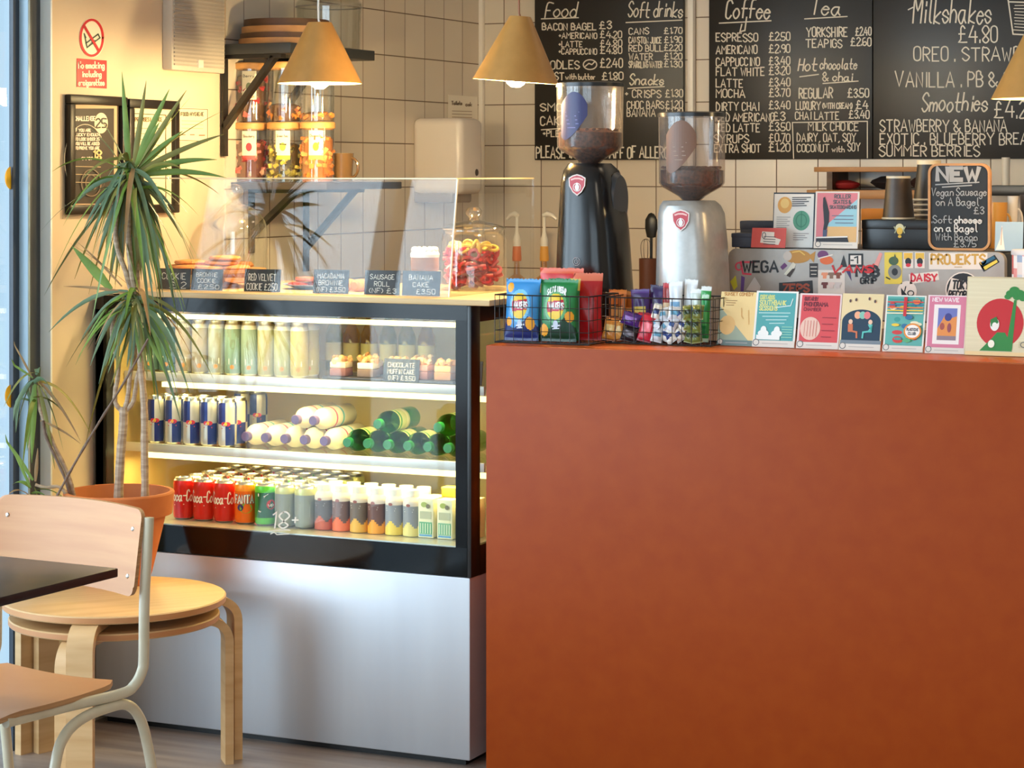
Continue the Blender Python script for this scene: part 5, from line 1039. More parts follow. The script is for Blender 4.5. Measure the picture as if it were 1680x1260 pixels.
# ---------------------------------------------------------------- wire baskets with crisps and chocolate
def basket(label, px0, px1, Y0, Y1, py_top, lip=None):
    x0, x1 = PY(px0, 560, Y0).x, PY(px1, 560, Y0).x; zt = PY(px0+20, py_top, Y0).z
    t = thing('wire_basket', label, 'wire basket', ((x0+x1)/2, (Y0+Y1)/2, CT), group='wire baskets on the counter')
    M_ = col(36, 32, 30, .35, .4); z0 = CT+.004; h = zt-z0; r = .0011; m = MB()
    def loop(z, i=0, q=.0019): m.tube([V((x0+i, Y0+i, z)), V((x1-i, Y0+i, z)), V((x1-i, Y1-i, z)), V((x0+i, Y1-i, z))], q, M_, 6, True)
    loop(zt); loop(z0); loop(z0+h*.5, 0, r); loop(z0+h*.75, 0, r); loop(z0+h*.25, 0, r)
    wpart(m, 'rim', t); g = MB(); n = max(4, round((x1-x0)/.026)); k = max(3, round((Y1-Y0)/.03))
    for i in range(n+1):
        x = x0+(x1-x0)*i/n; g.tube([V((x, Y0, zt)), V((x, Y0, z0)), V((x, Y1, z0)), V((x, Y1, zt))], r, M_, 5)
    for j in range(1, k):
        y = Y0+(Y1-Y0)*j/k; g.tube([V((x0, y, zt)), V((x0, y, z0)), V((x1, y, z0)), V((x1, y, zt))], r, M_, 5)
    wpart(g, 'wire_mesh', t); return x0, x1, zt
BY0, BY1 = .09, .25
basket('wire basket of crisp packets at the counter corner', 812, 966, -.005, .19, 484)
basket('wire basket of chocolate bars beside the event cards', 994, 1166, BY0, BY1, 488)
def pack(name, label, cat, px, pyb, Y, w_, h, d, matfn, art=None, lean=.08, roll=0, group=None, z0=None, yaw=0, crimp=.06):
    x = PY(px, pyb, Y).x; z = CT+.007 if z0 is None else z0
    t = thing(name, label, cat, (x, Y, z), group=group, rot=(-lean, roll, yaw)); ph = random.uniform(0, 6)
    def f(u, v, sgn, l=0):
        e = (max(0, math.sin(PI*u))**.55)*(max(0, math.sin(PI*min(1, max(0, (v-crimp)/(1-2*crimp)))))**.5)
        wr = .0022*math.sin(9*u+ph+6*v)*math.sin(7*v+ph)
        return V(((u-.5)*w_*(1-.07*math.sin(PI*v)), sgn*(d*e+wr*e+l), v*h+(.0016*math.sin(u*60) if v > .99 else 0)))
    MB().grid(lambda u, v: f(u, v, -1), *((64, 64) if art else (26, 26)), matfn).grid(lambda u, v: f(u, v, 1), 12, 12, matfn).build('packet', t, smooth=60)
    if art:
        a = Art(lambda x_, y_, l: f(x_/100+.5, y_/100, -1, l+.0007)); a.eps = .0002; art(a); a.build('print', t, smooth=0)
    return t
def crispart(main, dark, swirl, chips):
    Y_, O_, R_ = col(240, 196, 30, .4), col(240, 160, 30, .4), col(196, 24, 50, .4)
    def mf(u, v):
        x, y = (u-.5)*100, v*100
        if ((x+2)/25)**2+((y-56)/21)**2 < 1:
            return R_ if abs(y-57-x*.08) < 8.5 else Y_
        for cx_, cy_, r in chips:
            if ((x-cx_)/r)**2+((y-cy_)/(r*.8))**2 < 1: return O_
        if y < 14: return dark
        if ((x+2)/31)**2+((y-56)/27)**2 < 1: return swirl
        return main if y > 30+10*math.sin(x*.08) else dark
    return mf
def walk(a):
    a.text('WALKERS', -21, 53, 9, col(250, 244, 240, .4), 42, 2.6, jit=.2).ell(0, 27, 7, 7, col(200, 206, 220)).line([(-10, 24), (14, 26)], 2.4, col(226, 226, 236)).line([(-8, 20), (10, 21)], 1.6, col(226, 226, 236))
CGp = 'crisp packets in the wire basket'
BLm, BLd, BLs = col(60, 140, 200, .3), col(24, 40, 100, .3), col(120, 190, 226, .3); GRm, GRd, GRs = col(30, 120, 60, .3), col(16, 56, 36, .3), col(100, 170, 110, .3); RDm, RDd = col(186, 22, 30, .3), col(120, 14, 20, .3)
pack('crisp_packet', 'blue crisp packet at the front corner of the basket', 'crisps', 855, 560, .027, .098, .158, .018, crispart(BLm, BLd, BLs, ((-34, 86, 10), (30, 28, 13), (-34, 30, 9))), walk, .10, group=CGp)
pack('crisp_packet', 'green crisp packet in the front of the basket', 'crisps', 914, 560, .036, .106, .158, .018, crispart(GRm, GRd, GRs, ((36, 40, 11), (-34, 18, 12))), lambda a: (walk(a), a.text('SALT & VINEGAR', -26, 74, 9, WHITE, 50, 2, arc=6)), .10, group=CGp)
pack('crisp_packet', 'red crisp packet standing behind the green one, turned sideways', 'crisps', 964, 560, .112, .078, .172, .014, lambda u, v: RDm if v < .9 else col(226, 120, 90, .3), None, .06, group=CGp, yaw=.25)
pack('crisp_packet', 'second green crisp packet close behind the front green one', 'crisps', 924, 560, .086, .090, .158, .010, lambda u, v: GRm if u < .7 or v < .8 else col(220, 190, 80, .3), None, .06, group=CGp)
pack('crisp_packet', 'second blue crisp packet close behind the front blue one', 'crisps', 866, 560, .072, .092, .150, .012, lambda u, v: BLm if v < .8 else col(240, 170, 120, .3), None, .06, group=CGp)
pack('crisp_packet', 'orange-red crisp packet at the back of the basket with only its top edge showing', 'crisps', 920, 560, .150, .125, .182, .012, lambda u, v: col(214, 90, 50, .3) if v > .93 else col(200, 40, 40, .3), None, .04, group=CGp)
CBG = 'chocolate bars in the wire basket'
def barfn(c1, c2, c3): 
    A_, B_, D_ = col(*c1, .28), col(*c2, .3), col(*c3, .3)
    return lambda u, v: D_ if v < .08 or v > .92 else (B_ if .35 < v < .65 and .15 < u < .85 else A_)
BARS = [ # px, x-order front low row
 (998, .065, .040, .062, (206, 130, 50), (240, 196, 120), (150, 80, 30), 'gold chocolate bar low in the front, nearest the crisps', .1, 0),
 (1015, .070, .036, .055, (226, 160, 80), (250, 220, 160), (170, 100, 40), 'pale gold chocolate bar low in the front, second from the crisps', -.2, 0),
 (1030, .062, .046, .040, (36, 24, 30), (120, 110, 120), (20, 16, 20), 'near-black chocolate bar at the bottom front', .15, 0),
 (1032, .066, .052, .034, (74, 34, 120), (150, 110, 190), (50, 20, 90), 'purple chocolate bar lying over the near-black one', .25, .040),
 (1056, .062, .040, .074, (200, 28, 54), (250, 130, 140), (150, 16, 40), 'crimson chocolate bar leaning at the front', .18, 0),
 (1046, .075, .034, .066, (226, 40, 60), (240, 160, 160), (170, 20, 40), 'bright red chocolate bar behind the crimson one', -.12, .008)]
for px, Y, w_, h, c1, c2, c3, lab, roll, dz in BARS: pack('chocolate_bar', lab, 'chocolate bar', px, 560, Y+.048, w_, h, .010, barfn(c1, c2, c3), None, .25, roll, CBG, CT+.008+dz)
k = 0
for row, (z_, n_) in enumerate(((.008, 4), (.034, 4), (.060, 4))):
    for i in range(n_):
        cc = random.choice((((232, 232, 236), (60, 90, 150), (206, 206, 214)), ((222, 226, 232), (110, 170, 200), (240, 240, 244)), ((236, 228, 216), (40, 60, 120), (200, 196, 190))))
        pack('chocolate_bar', 'white and blue wrapped bar in the front pile, %s layer, %s from the red bars' % (('bottom', 'middle', 'top')[row], ORD[i]), 'chocolate bar', 1076+i*13.5+random.uniform(-4, 4), 560, .112+.008*(i % 2)+row*.006, random.uniform(.022, .034), random.uniform(.030, .044), .010, barfn(*cc), None, .3, random.uniform(-.8, .8), CBG, CT+z_+random.uniform(0, .006), random.uniform(-.5, .5))
for row, z_ in enumerate((.008, .036, .064)):
    for i in range(2):
        pack('chocolate_bar', 'olive and dark green wrapped bar, %s layer, %s' % (('bottom', 'middle', 'top')[row], ('beside the white bars', 'beside the bright green one')[i]), 'chocolate bar', 1129+i*15, 560, .110+row*.006, random.uniform(.024, .032), .038, .010, barfn((110, 116, 50), (40, 56, 24), (150, 150, 90)), None, .3, random.uniform(-.4, .4), CBG, CT+z_+random.uniform(0, .005), random.uniform(-.3, .3))
UP = [(1012, .17, .050, .125, (206, 116, 40), (240, 190, 120), (230, 140, 60), 'orange foil chocolate bar standing at the back, nearest the crisps', 0), (1031, .20, .045, .120, (170, 90, 30), (230, 170, 90), (206, 130, 60), 'bronze foil chocolate bar standing at the back', .05),
 (1052, .16, .052, .128, (62, 30, 100), (214, 190, 60), (84, 44, 130), 'purple chocolate bar with yellow print standing at the back', -.05), (1072, .19, .050, .138, (54, 26, 92), (110, 70, 150), (44, 20, 74), 'dark purple chocolate bar standing behind the yellow printed one', .10),
 (1092, .17, .026, .145, (150, 40, 40), (222, 190, 150), (196, 24, 34), 'slim red chocolate bar standing between the purple and white ones', .02), (1110, .16, .038, .150, (226, 230, 236), (120, 170, 210), (240, 240, 240), 'white standing chocolate bar with a light blue middle', -.04),
 (1127, .19, .036, .155, (232, 234, 236), (200, 206, 210), (244, 244, 244), 'plain white standing chocolate bar, tallest in the basket', .06), (1140, .15, .030, .132, (214, 222, 214), (90, 150, 200), (240, 240, 236), 'white and sky blue standing bar by the green one', 0),
 (1154, .13, .028, .140, (50, 150, 70), (150, 190, 120), (226, 226, 220), 'green chocolate bar with a white crimped top', .04), (1156, .10, .020, .120, (30, 140, 70), (90, 190, 110), (190, 220, 190), 'bright green chocolate bar at the basket end', .0)]
for px, Y, w_, h, c1, c2, c3, lab, roll in UP: pack('chocolate_bar', lab, 'chocolate bar', px, 560, .165+(Y-.10)*.55, w_, h, .009, barfn(c1, c2, c3), None, .06, roll, CBG, CT+.008)
random.seed(11)
# ---------------------------------------------------------------- shelf on the back wall behind the machine
xa, xb = PY(1338, 300, 2.30).x, PY(1560, 300, 2.30).x
za, zb = PY(1400, 282, 2.30).z, PY(1400, 326, 2.30).z
t = thing('wall_rack', 'two-tier wooden rack on the back wall behind the leaflets', 'wall rack', ((xa+xb)/2, 2.38, zb))
wpart(MB().box(xa, xb, 2.28, YB-.001, za-.0, za+.017, M_WOOD, .002), 'upper_board', t); wpart(MB().box(xa-.02, xb, 2.26, YB-.001, zb, zb+.03, M_WOOD, .002), 'lower_board', t)
for x in (xa+.04, xb-.04): wpart(MB().box(x, x+.02, 2.30, YB-.002, zb+.0305, za-.0005, M_WOODDK), 'upright', t)
zr = zb+.0305
c = PY(1375, 300, 2.30); t = tag(MB().blob((0, 0, .017), .017, col(150, 26, 28, .7), 14, 8, .12, (3.4, 2.2, 1)).build('red_cloth', loc=(c.x+.0, 2.37, zr)), 'folded red cloth on the wooden wall rack', 'cloth')
for k, (px, cc, lb) in enumerate(((1446, (30, 24, 26), 'near-black folded cloth beside the red one on the rack'), (1508, (52, 28, 26), 'dark brown folded cloth at the far end of the rack'))):
    c = PY(px, 300, 2.30); tag(MB().blob((0, 0, .024), .024, col(*cc, .7), 14, 8, .12, (2.4, 2.0, 1)).build('dark_cloth', loc=(c.x, 2.38, zr)), lb, 'cloth')
# clutter beyond the sign: black shelf, post, cups
xa, xb = PY(1615, 315, 2.30).x, 3.6; zs_ = PY(1640, 321, 2.30).z
t = thing('wall_shelf', 'black shelf on the back wall beyond the NEW sign', 'shelf', ((xa+xb)/2, 2.38, zs_)); wpart(MB().box(xa, xb, 2.28, YB-.001, zs_, zs_+.034, BLACK, .002), 'board', t)
x = PY(1650, 280, 2.36).x; tag(MB().lathe([(0, 0), (.014, 0), (.014, PY(1650, 258, 2.36).z-zs_-.035), (0, PY(1650, 258, 2.36).z-zs_-.035)], col(226, 216, 200, .35), n=20).build('white_post', loc=(x, 2.36, zs_+.0345)), 'slim white roll standing on the black wall shelf', 'paper roll')
for k, (px, py, rr, hh, cc, lb) in enumerate(((1636, 362, 17, 30, (206, 150, 70), 'golden cup on the machine beside the NEW sign'), (1655, 362, 9, 40, (226, 220, 210), 'white cup on the machine beyond the golden one'), (1673, 362, 13, 42, (84, 84, 92), 'grey metal jug on the machine, furthest from the sign'))):
    Y = .72; c = PY(px, py, Y); s = (c-CAM).dot(FW)/FPX; z = ZM; h = PY(px, py-hh, Y).z-z
    t = thing('metal_jug' if k == 2 else 'cup', lb, 'jug' if k == 2 else 'cup', (c.x, Y+.05*k, z)); m_ = col(*cc, .3, .6 if k == 2 else 0)
    MB().lathe([(0, 0), (rr*s*.8, 0), (rr*s, h), (rr*s-.003, h), (rr*s*.75, .005), (0, .005)], m_, n=26).build('cup', t)
    MB().tube([V((rr*s*.9+.012*math.sin(q), 0, h*.5+h*.25*math.cos(q))) for q in [PI*i/8 for i in range(9)]], .003, m_, 6).build('handle', t)
# ---------------------------------------------------------------- stacked round stools
def floorxy(lat, Z): p = CAM+FW*Z+RT*lat; return V((p.x, p.y, 0))
SC_ = floorxy(-1.0217, 5.80); FA = PZ(375, 1243, 5.93); a0 = math.atan2(FA.y-SC_.y, FA.x-SC_.x)
def round_stool(label, zt, R, rl, ang, thick):
    t = thing('round_stool', label, 'stool', SC_, rz=ang, group='stacked birch stools')
    MB().lathe([(0, zt-thick), (R-.003, zt-thick), (R, zt-thick+.003), (R, zt-.003), (R-.003, zt), (0, zt)], None, n=72, mats=[M_BIRCH, M_BIRCH, M_PLY, M_BIRCH, M_BIRCHTOP]).build('seat', t)
    for k in range(3):
        w_, d = .033, .022; pts = [(R*.55, zt-thick-d/2-.0003), (rl-.055, zt-thick-d/2-.0003)]
        pts += [(rl-.055+.055*math.sin(q), zt-thick-d/2-.0003-.055*(1-math.cos(q))) for q in [PI/2*i/8 for i in range(1, 9)]]; pts.append((rl, 0))
        nrm = []
        for i in range(len(pts)):
            p0, p1 = pts[max(i-1, 0)], pts[min(i+1, len(pts)-1)]; L = math.hypot(p1[0]-p0[0], p1[1]-p0[1]); nrm.append(((p0[1]-p1[1])/L*-d/2, (p1[0]-p0[0])/L*-d/2))
        out = [(p[0]-n[0], p[1]-n[1]) for p, n in zip(pts, nrm)]; inn = [(p[0]+n[0], p[1]+n[1]) for p, n in zip(pts, nrm)]
        m = MB(); vs = [V((x, y, z)) for y in (-w_, w_) for x, z in out+inn]; n = len(pts); N = 2*n; fs = []
        for i in range(n-1):
            fs += [(i, i+1, N+i+1, N+i), (n+i, N+n+i, N+n+i+1, n+i+1), (i, n+i, n+i+1, i+1), (N+i, N+i+1, N+n+i+1, N+n+i)]
        fs += [(0, N, N+n, n), (n-1, 2*n-1, N+2*n-1, N+n-1)]
        m.add(vs, fs, M_BIRCH); m.build('leg', t, rz=k*2*PI/3)
round_stool('upper round birch stool carrying the palm pot', .45, .2845, .322, a0, .019)
round_stool('lower round birch stool nested under the upper one', .404, .268, .292, a0-.13, .018)

# ---------------------------------------------------------------- the palm in its pot
PC = floorxy((195-840)/FPX*5.98, 5.98); z0 = .4505; zr = .694
t = PALM = thing('potted_palm', 'spindly palm with drooping narrow leaves in a terracotta pot on the stools', 'potted plant', (PC.x, PC.y, z0)); h = zr-z0
MB().lathe([(0, 0), (.078, 0), (.088, .03), (.124, h-.062), (.128, h-.060), (.140, h-.060), (.146, h-.004), (.143, h), (.134, h), (.128, h-.03), (.118, h-.05), (0, h-.05)], M_TERRA, n=56).build('pot', t)
MB().lathe([(0, 0), (.085, -.0), (.087, .008), (.080, .012), (0, .012)], noisy('dry_saucer', (120, 70, 34), (150, 92, 50), (30, 30, 30), .8), n=40) 
sm = MB().lathe([(0, h-.045), (.06, h-.040), (.119, h-.046), (.119, h-.049), (0, h-.049)], noisy('potting_soil', (38, 26, 18), (62, 44, 30), (60, 60, 60), .95, bump=.6), n=36)
sm.build('soil', t)
M_BARK = noisy('pale_bark', (150, 122, 98), (196, 170, 142), (20, 20, 120), .75, bump=.3); M_TWIG = noisy('dry_twig', (96, 76, 64), (128, 104, 88), (20, 20, 80), .8)
ZP = 5.98
def st(pts, r, Z=ZP, k=4, Z2=None): return curve([PZ(x, y, Z if Z2 is None else Z+(Z2-Z)*i/(len(pts)-1)) for i, (x, y) in enumerate(pts)], k)
def stem(pts, r0, r1, mat=M_BARK, Z=ZP, name='stem', Z2=None):
    q = st(pts, r0, Z, Z2=Z2); n = len(q); wpart(MB().tube(q, [r0+(r1-r0)*i/(n-1)+(.0009 if i % 3 == 0 else 0) for i in range(n)], mat, 9), name, t)
stem([(194, 842), (195, 800), (198, 745), (202, 700), (203, 668)], .0125, .0115)
stem([(201, 676), (190, 662), (189, 642), (193, 621), (194, 593), (186, 569), (184, 540), (192, 505)], .0062, .0055)
stem([(204, 674), (208, 660), (211, 642), (214, 611), (220, 581), (225, 540), (222, 490)], .0066, .0055)
stem([(206, 675), (217, 662), (221, 648), (225, 621), (235, 581), (237, 555), (232, 500)], .0066, .0055)
stem([(237, 842), (238, 800), (237, 735), (237, 682), (235, 642), (231, 601), (229, 561), (222, 490), (214, 430), (210, 370), (213, 285)], .0105, .0070, Z=ZP-.03)
stem([(222, 500), (206, 445), (192, 405), (190, 360), (202, 300)], .007, .006, Z=ZP-.03)
stem([(230, 560), (226, 470), (226, 400), (232, 340), (236, 300)], .0065, .0055, Z=ZP)
stem([(93, 815), (120, 765), (160, 697), (205, 625), (243, 556)], .0032, .0026, M_TWIG, ZP-.12, 'dry_twig')
stem([(126, 835), (112, 780), (88, 728), (66, 672), (60, 622)], .006, .0045, M_BARK, ZP-.02)
stem([(122, 835), (108, 788), (92, 752), (76, 718), (70, 690)], .0045, .0035, M_TWIG, ZP-.03)
stem([(120, 830), (100, 800), (75, 800), (58, 795)], .0045, .004, M_BARK, ZP-.05)
LG1 = noisy('leaf_green', (86, 116, 36), (124, 148, 58), (12, 12, 12), .42); LG2 = noisy('leaf_blue_green', (80, 104, 74), (110, 132, 98), (12, 12, 12), .4); LG3 = noisy('leaf_olive', (104, 102, 36), (138, 128, 56), (12, 12, 12), .5); LG4 = noisy('leaf_dry', (132, 100, 62), (164, 130, 86), (12, 12, 12), .7)
def clampp(p):
    p = p.copy()
    if p.x < .03: p.x = .03+.1*(.03-p.x)*.2
    if p.z < 1.24 and p.y > -.012: p.y = -.012
    return p
def leaf(m, p, d, L, w_, g, mat, n=11, twist=0, face=False):
    d = V(d).normalized(); q = []
    for i in range(n+1):
        s = i/n; q.append(clampp(p+d*(s*L)+V((0, 0, -1))*(g*s*s*L)))
    vs = []
    for i, c in enumerate(q):
        tn = (q[min(i+1, n)]-q[max(i-1, 0)]).normalized(); side = tn.cross(V((0, 0, 1)))
        side = side.normalized() if side.length > .05 else RT.copy()
        if face:
            s2 = tn.cross(FW); side = (s2.normalized() if s2.length > .05 else side)
        if twist: side = (Matrix.Rotation(twist, 3, tn) @ side)
        s = i/n; ww = w_*(.45+.55*min(1, s*3.2))*(1-s**2.6)+.0004; up = side.cross(tn)*ww*.28
        vs += [c-side*ww+up, c, c+side*ww+up]
    m.add(vs, [f for i in range(n) for f in ((3*i, 3*i+3, 3*i+4, 3*i+1), (3*i+1, 3*i+4, 3*i+5, 3*i+2))], mat)
def leaf_to(m, a, tip, w_, bow, mat, Z=ZP, dZ=0):
    """a leaf from pixel a to pixel tip, bowed upward"""
    p, e = PZ(a[0], a[1], Z), PZ(tip[0], tip[1], Z+dZ); v = e-p; L = v.length; leaf(m, p, v/L+V((0, 0, bow)), L*(v/L+V((0, 0, bow))).length, w_, bow/(v/L+V((0, 0, bow))).length, mat, face=random.random() < .75)
def pick(): return random.choice((LG1, LG1, LG2, LG2, LG3))
def crown(name, c, Z, n, Lr, er, gr, tips, w_=.0085, span=40, dry=0):
    m = MB()
    for k in range(n):
        az = 2*PI*(k+random.random())/n*1.0; el = random.uniform(*er); p = PZ(c[0]+random.uniform(-8, 8), c[1]+random.uniform(-span*.3, span), Z)
        d = (math.cos(az)*math.cos(el), math.sin(az)*math.cos(el), math.sin(el))
        leaf(m, p, d, random.uniform(*Lr), w_*random.uniform(.7, 1.15), random.uniform(*gr), LG4 if random.random() < dry else pick(), twist=random.uniform(-.9, .9))
    for a, tp, ww, bow, mt in tips: leaf_to(m, a, tp, ww, bow, mt, Z)
    o = wpart(m, name, t, 60); return o
random.seed(5)
U = (214, 275)
crown('upper_leaves', U, ZP-.02, 58, (.13, .29), (-1.0, .8), (.5, 1.1), [((212, 285), (200, 118), .0085, .05, LG1), ((218, 280), (240, 132), .008, .0, LG3), ((222, 270), (278, 146), .010, .08, LG1), ((228, 275), (306, 148), .008, .1, LG3), ((226, 276), (312, 160), .007, .12, LG1), ((225, 280), (366, 182), .009, .18, LG1), ((225, 282), (368, 220), .008, .12, LG3), ((210, 280), (160, 190), .009, .25, LG2), ((216, 280), (262, 200), .011, .1, LG1), ((222, 282), (300, 215), .010, .15, LG1),
    ((222, 285), (356, 262), .009, .22, LG1), ((222, 290), (372, 292), .009, .25, LG1), ((218, 295), (298, 390), .007, .55, LG3), ((218, 295), (286, 345), .007, .5, LG2), ((208, 285), (140, 205), .008, .3, LG2), ((206, 290), (118, 340), .0075, .6, LG2), ((206, 292), (138, 375), .007, .6, LG2), ((210, 300), (160, 420), .009, .4, LG2), ((212, 300), (185, 440), .010, .3, LG2), ((216, 300), (212, 470), .012, .2, LG2), ((220, 300), (232, 460), .010, .25, LG3), ((222, 300), (250, 440), .009, .35, LG3), ((222, 298), (262, 425), .008, .4, LG1), ((212, 300), (172, 455), .008, .3, LG3), ((218, 300), (222, 480), .009, .2, LG1)]
    +[((214+random.uniform(-16, 20), random.uniform(280, 330)), (random.uniform(165, 285), random.uniform(380, 470)), random.uniform(.006, .0085), random.uniform(.1, .35), random.choice((LG1, LG2, LG3, LG3))) for _ in range(34)], dry=.06, span=40, w_=.0075)
crown('middle_leaves', (222, 485), ZP-.04, 34, (.10, .22), (-1.0, .5), (.7, 1.2), [((182, 475), (118, 404), .014, .02, LG1), ((226, 475), (206, 395), .013, .02, LG1), ((210, 478), (80, 545), .006, .55, LG2), ((206, 480), (104, 470), .004, .1, LG4), ((212, 482), (132, 560), .006, .6, LG2), ((214, 485), (148, 600), .007, .55, LG2), ((216, 488), (162, 630), .007, .5, LG2), ((218, 490), (178, 600), .008, .4, LG1), ((226, 490), (250, 620), .010, .35, LG1), ((228, 490), (268, 600), .009, .45, LG1), ((232, 488), (280, 580), .008, .5, LG1), ((234, 486), (306, 600), .007, .6, LG2), ((236, 484), (332, 556), .005, .4, LG3), ((222, 492), (212, 590), .008, .3, LG2), ((230, 492), (240, 600), .010, .3, LG3), ((214, 470), (108, 395), .003, .1, LG4), ((200, 470), (128, 398), .003, .1, LG4)]
    +[((222+random.uniform(-20, 20), random.uniform(478, 510)), (random.uniform(160, 290), random.uniform(560, 640)), random.uniform(.006, .009), random.uniform(.15, .4), random.choice((LG1, LG2, LG3))) for _ in range(16)], dry=.08, span=35, w_=.0075)
crown('side_leaves', (58, 622), ZP-.03, 8, (.10, .19), (0, .7), (.8, 1.4), [((56, 625), (16, 690), .007, .6, LG2), ((56, 625), (26, 710), .007, .6, LG2), ((60, 625), (104, 740), .008, .5, LG2), ((58, 630), (44, 740), .008, .35, LG1), ((56, 632), (52, 760), .010, .3, LG1), ((62, 632), (90, 770), .006, .3, LG3), ((54, 620), (2, 588), .003, .1, LG1), ((52, 618), (20, 560), .003, .05, LG4), ((64, 626), (132, 724), .004, .3, LG4), ((66, 690), (132, 728), .003, .2, LG4)], dry=.15)
crown('low_leaves', (56, 790), ZP-.06, 4, (.06, .12), (0, .8), (.4, .9), [((54, 788), (2, 712), .0055, .06, LG1), ((50, 800), (22, 742), .004, .1, LG1), ((58, 790), (62, 735), .005, .05, LG4), ((56, 800), (62, 820), .008, .1, LG1)], dry=.2)

# ---------------------------------------------------------------- school chair
ur = V((RT*.842-FW*.54)); ur.z = 0; ur.normalize(); fwd = V((-(RT*.54)-(FW*.842))); fwd.normalize()
br = floorxy((240-840)/FPX*4.85, 4.85); bl = floorxy((-3-840)/FPX*5.09, 5.09); mid = (br+bl)/2; hw = (br-bl).length/2-.004
t = thing('school_chair', 'school chair of pale plywood on cream tube frame, tucked under the black table', 'chair', mid, rz=math.atan2(ur.y, ur.x))
m = MB(); N, K = 40, 20; zt_, zb_ = .812, .628
def backpt(u, v, y):
    u = .5-.5*math.cos(PI*u); v = .5-.5*math.cos(PI*v); x = (u-.5)*2*(hw-.002); z = zb_+(zt_-zb_)*v
    cr = .022; dx = abs(x)-(hw-.002-cr)
    if dx > 0:
        ed = cr-math.sqrt(max(0, cr*cr-dx*dx)); z = min(max(z, zb_+ed), zt_-ed)
    return V((x, y+.036*(1-(x/hw)**2)+.030*(v-.5), z+.004*(1-(x/hw)**2)))
m.grid(lambda u, v: backpt(u, v, -.022), N, K, lambda u, v: M_PLY).grid(lambda u, v: backpt(u, v, -.011), N, K, lambda u, v: M_PLY)
ring = [(i/N, 0) for i in range(N)]+[(1, j/K) for j in range(K)]+[(1-i/N, 1) for i in range(N)]+[(0, 1-j/K) for j in range(K)]; n = len(ring); M_EDGEP = noisy('ply_edge', (150, 108, 70), (190, 146, 102), (4, 4, 200), .5)
m.add([backpt(u, v, y) for y in (-.022, -.011) for u, v in ring], [(i, (i+1) % n, n+(i+1) % n, n+i) for i in range(n)], M_EDGEP); m.build('backrest', t, smooth=50)
for sx in (-1, 1):
    for v in (.22, .76):
        p = backpt(math.acos(-sx*.87)/PI, math.acos(1-2*v)/PI, -.022); MB().blob((0, 0, 0), .0055, col(220, 218, 212, .25, 1), 12, 6, 0, (1, .5, 1)).build('screw', t, loc=p)
m = MB(); S = 14
def seatpt(u, v, dz):
    w_ = .165+.03*math.sin(PI*min(1, v*.8+.1)); x = (u-.5)*2*w_; y = -.035-.385*v
    x *= 1-.10*max(0, (.12-v)/.12)**2-.05*max(0, (v-.9)/.1)**2
    return V((x, y, .448+dz-.010*math.cos((u-.5)*2.4)+.012*(abs(v-.1) if v < .1 else 0)-.014*max(0, v-.82)/.18))
m.grid(lambda u, v: seatpt(u, v, 0), S, S, lambda u, v: M_PLY).grid(lambda u, v: seatpt(u, v, -.011), S, S, lambda u, v: M_PLY)
ring = [(i/S, 0) for i in range(S)]+[(1, j/S) for j in range(S)]+[(1-i/S, 1) for i in range(S)]+[(0, 1-j/S) for j in range(S)]; n = len(ring)
m.add([seatpt(u, v, dz) for dz in (0, -.011) for u, v in ring], [(i, (i+1) % n, n+(i+1) % n, n+i) for i in range(n)], M_EDGEP); m.build('seat', t, smooth=50)
for sx in (-1, 1):
    X = sx*(hw+.002)
    bt = [(X, .010, .795), (X, .004, .72), (X, -.004, .62), (X, -.006, .50), (X*.995, -.010, .468), (X*.98, -.030, .441), (X*.95, -.065, .428), (X*.84, -.20, .425), (X*.80, -.37, .425)]
    MB().tube(curve(bt, 6), .0115, M_CREAM, 14).build('back_tube', t)
    lg = [(X*1.02, .055, .0), (X*1.0, .030, .20), (X*.97, .008, .32), (X*.955, -.015, .375), (X*.94, -.05, .402), (X*.92, -.10, .404), (X*.90, -.17, .396), (X*.91, -.225, .372), (X*.94, -.26, .32), (X*.99, -.30, .16), (X*1.03, -.33, 0)]
    MB().tube(curve(lg, 5), .0115, M_CREAM, 14).build('leg_tube', t)
MB().tube([V((-hw*.8, -.30, .428)), V((hw*.8, -.30, .428))], .010, M_CREAM, 12).build('seat_rail', t)
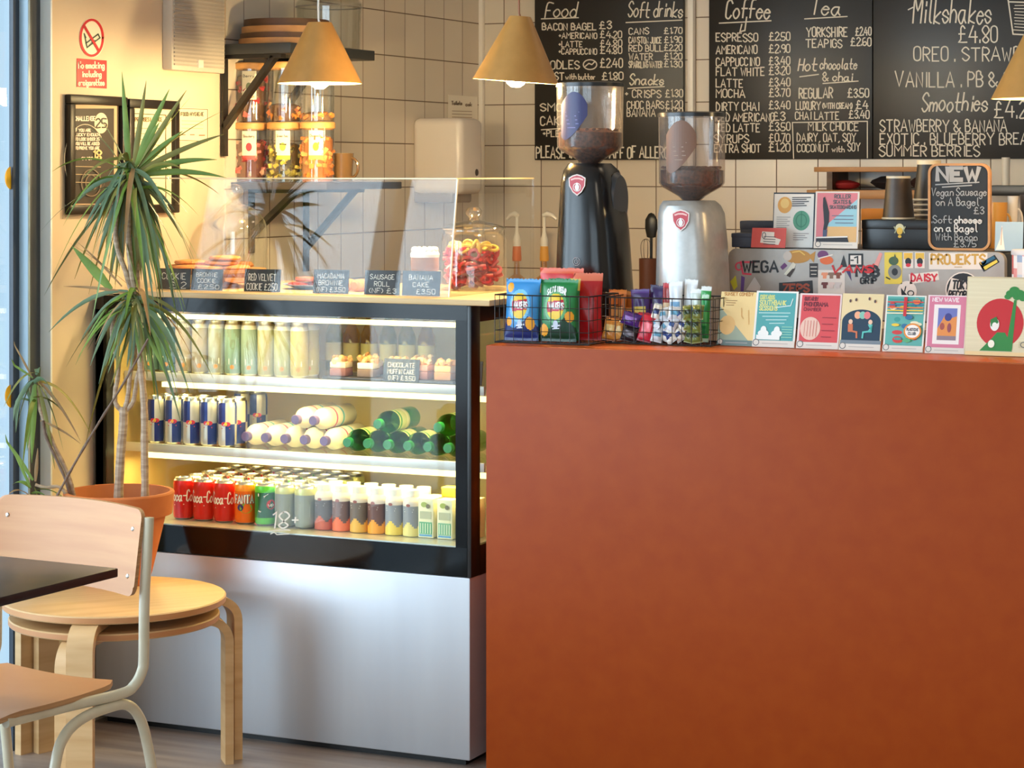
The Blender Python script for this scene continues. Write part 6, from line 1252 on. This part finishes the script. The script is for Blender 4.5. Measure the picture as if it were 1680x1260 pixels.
# ---------------------------------------------------------------- black table
cn = floorxy((193-840)/FPX*4.55, 4.55); e1 = (RT*-.882+FW*.47).normalized(); e2 = (RT*-.467-FW*.884).normalized(); S_ = .70
ctr = cn+(e1+e2)*S_/2
t = thing('cafe_table', 'square black laminate cafe table standing over the school chair', 'table', ctr, rz=math.atan2(-e1.y, -e1.x))
MB().box(-S_/2, S_/2, -S_/2, S_/2, .722, .740, M_TABLE, .002).build('table_top', t)
MB().box(-.03, .03, -.03, .03, .02, .70, M_BLACKMET, .004).build('column', t)
MB().lathe([(0, 0), (.21, 0), (.21, .010), (.05, .022), (0, .022)], M_BLACKMET, n=40).build('base', t)
d1 = Matrix.Rotation(math.atan2(-e1.y, -e1.x), 3, 'Z').inverted() @ (cn-ctr); d1.z = 0
p1 = d1*.60; m = MB(); nn = V((-d1.y, d1.x, 0)).normalized()
for s in (1, -1):
    dv = (d1 if s == 1 else V((-d1.y, d1.x, 0)))
    q = dv.normalized(); pn = V((-q.y, q.x, 0))*.022; L = dv.length*.66
    m.prism([q*-L-pn+V((0, 0, .704)), q*L-pn+V((0, 0, .704)), q*L+pn+V((0, 0, .704)), q*-L+pn+V((0, 0, .704))], (0, 0, .017), M_BLACKMET)
m.build('support_bracket', t)
MB().box(-.016, .016, -.014, .014, .700, .7215, col(170, 172, 176, .25, 1), .002).build('bracket_end', t, loc=d1.normalized()*(d1.length*.70), rz=math.atan2(d1.y, d1.x))

# ---------------------------------------------------------------- small marks and fittings belong to the part they sit on
NEST = {'sticker': ('back_panel',), 'maker_logo': ('back_panel',), 'screw': ('backrest',), 'emblem': ('body', 'box'), 'power_symbol': ('body',), 'dial': ('body',), 'side_cover': ('body',), 'leaf_sticker': ('hopper',), 'beans': ('hopper',),
 'knob': ('dome',), 'lettering': ('card', 'board', 'plate', 'panel', 'body', 'front_glass'), 'print': ('card', 'sheet', 'carton', 'packet', 'body'), 'paper_label': ('glass_body',), 'rim': ('tub',), 'collar': ('pump',), 'shadow': (), 'bracket_end': ('support_bracket',), 'symbol': ('disc',), 'lock': ('cover',), 'bulb': ('lamp_holder',), 'clip': ('casing',), 'icing': ('sponge',)}
stem_ = lambda n: n.split('.')[0]
for r in [o for o in bpy.data.objects if o.type == 'EMPTY' and o.parent is None]:
    kids = {stem_(c.name): c for c in reversed(r.children)}
    for c in list(r.children):
        for want in NEST.get(stem_(c.name), ()):
            p = kids.get(want)
            if p and p is not c:
                mb = p.matrix_basis.inverted() @ c.matrix_basis; c.parent = p; c.matrix_basis = mb; break
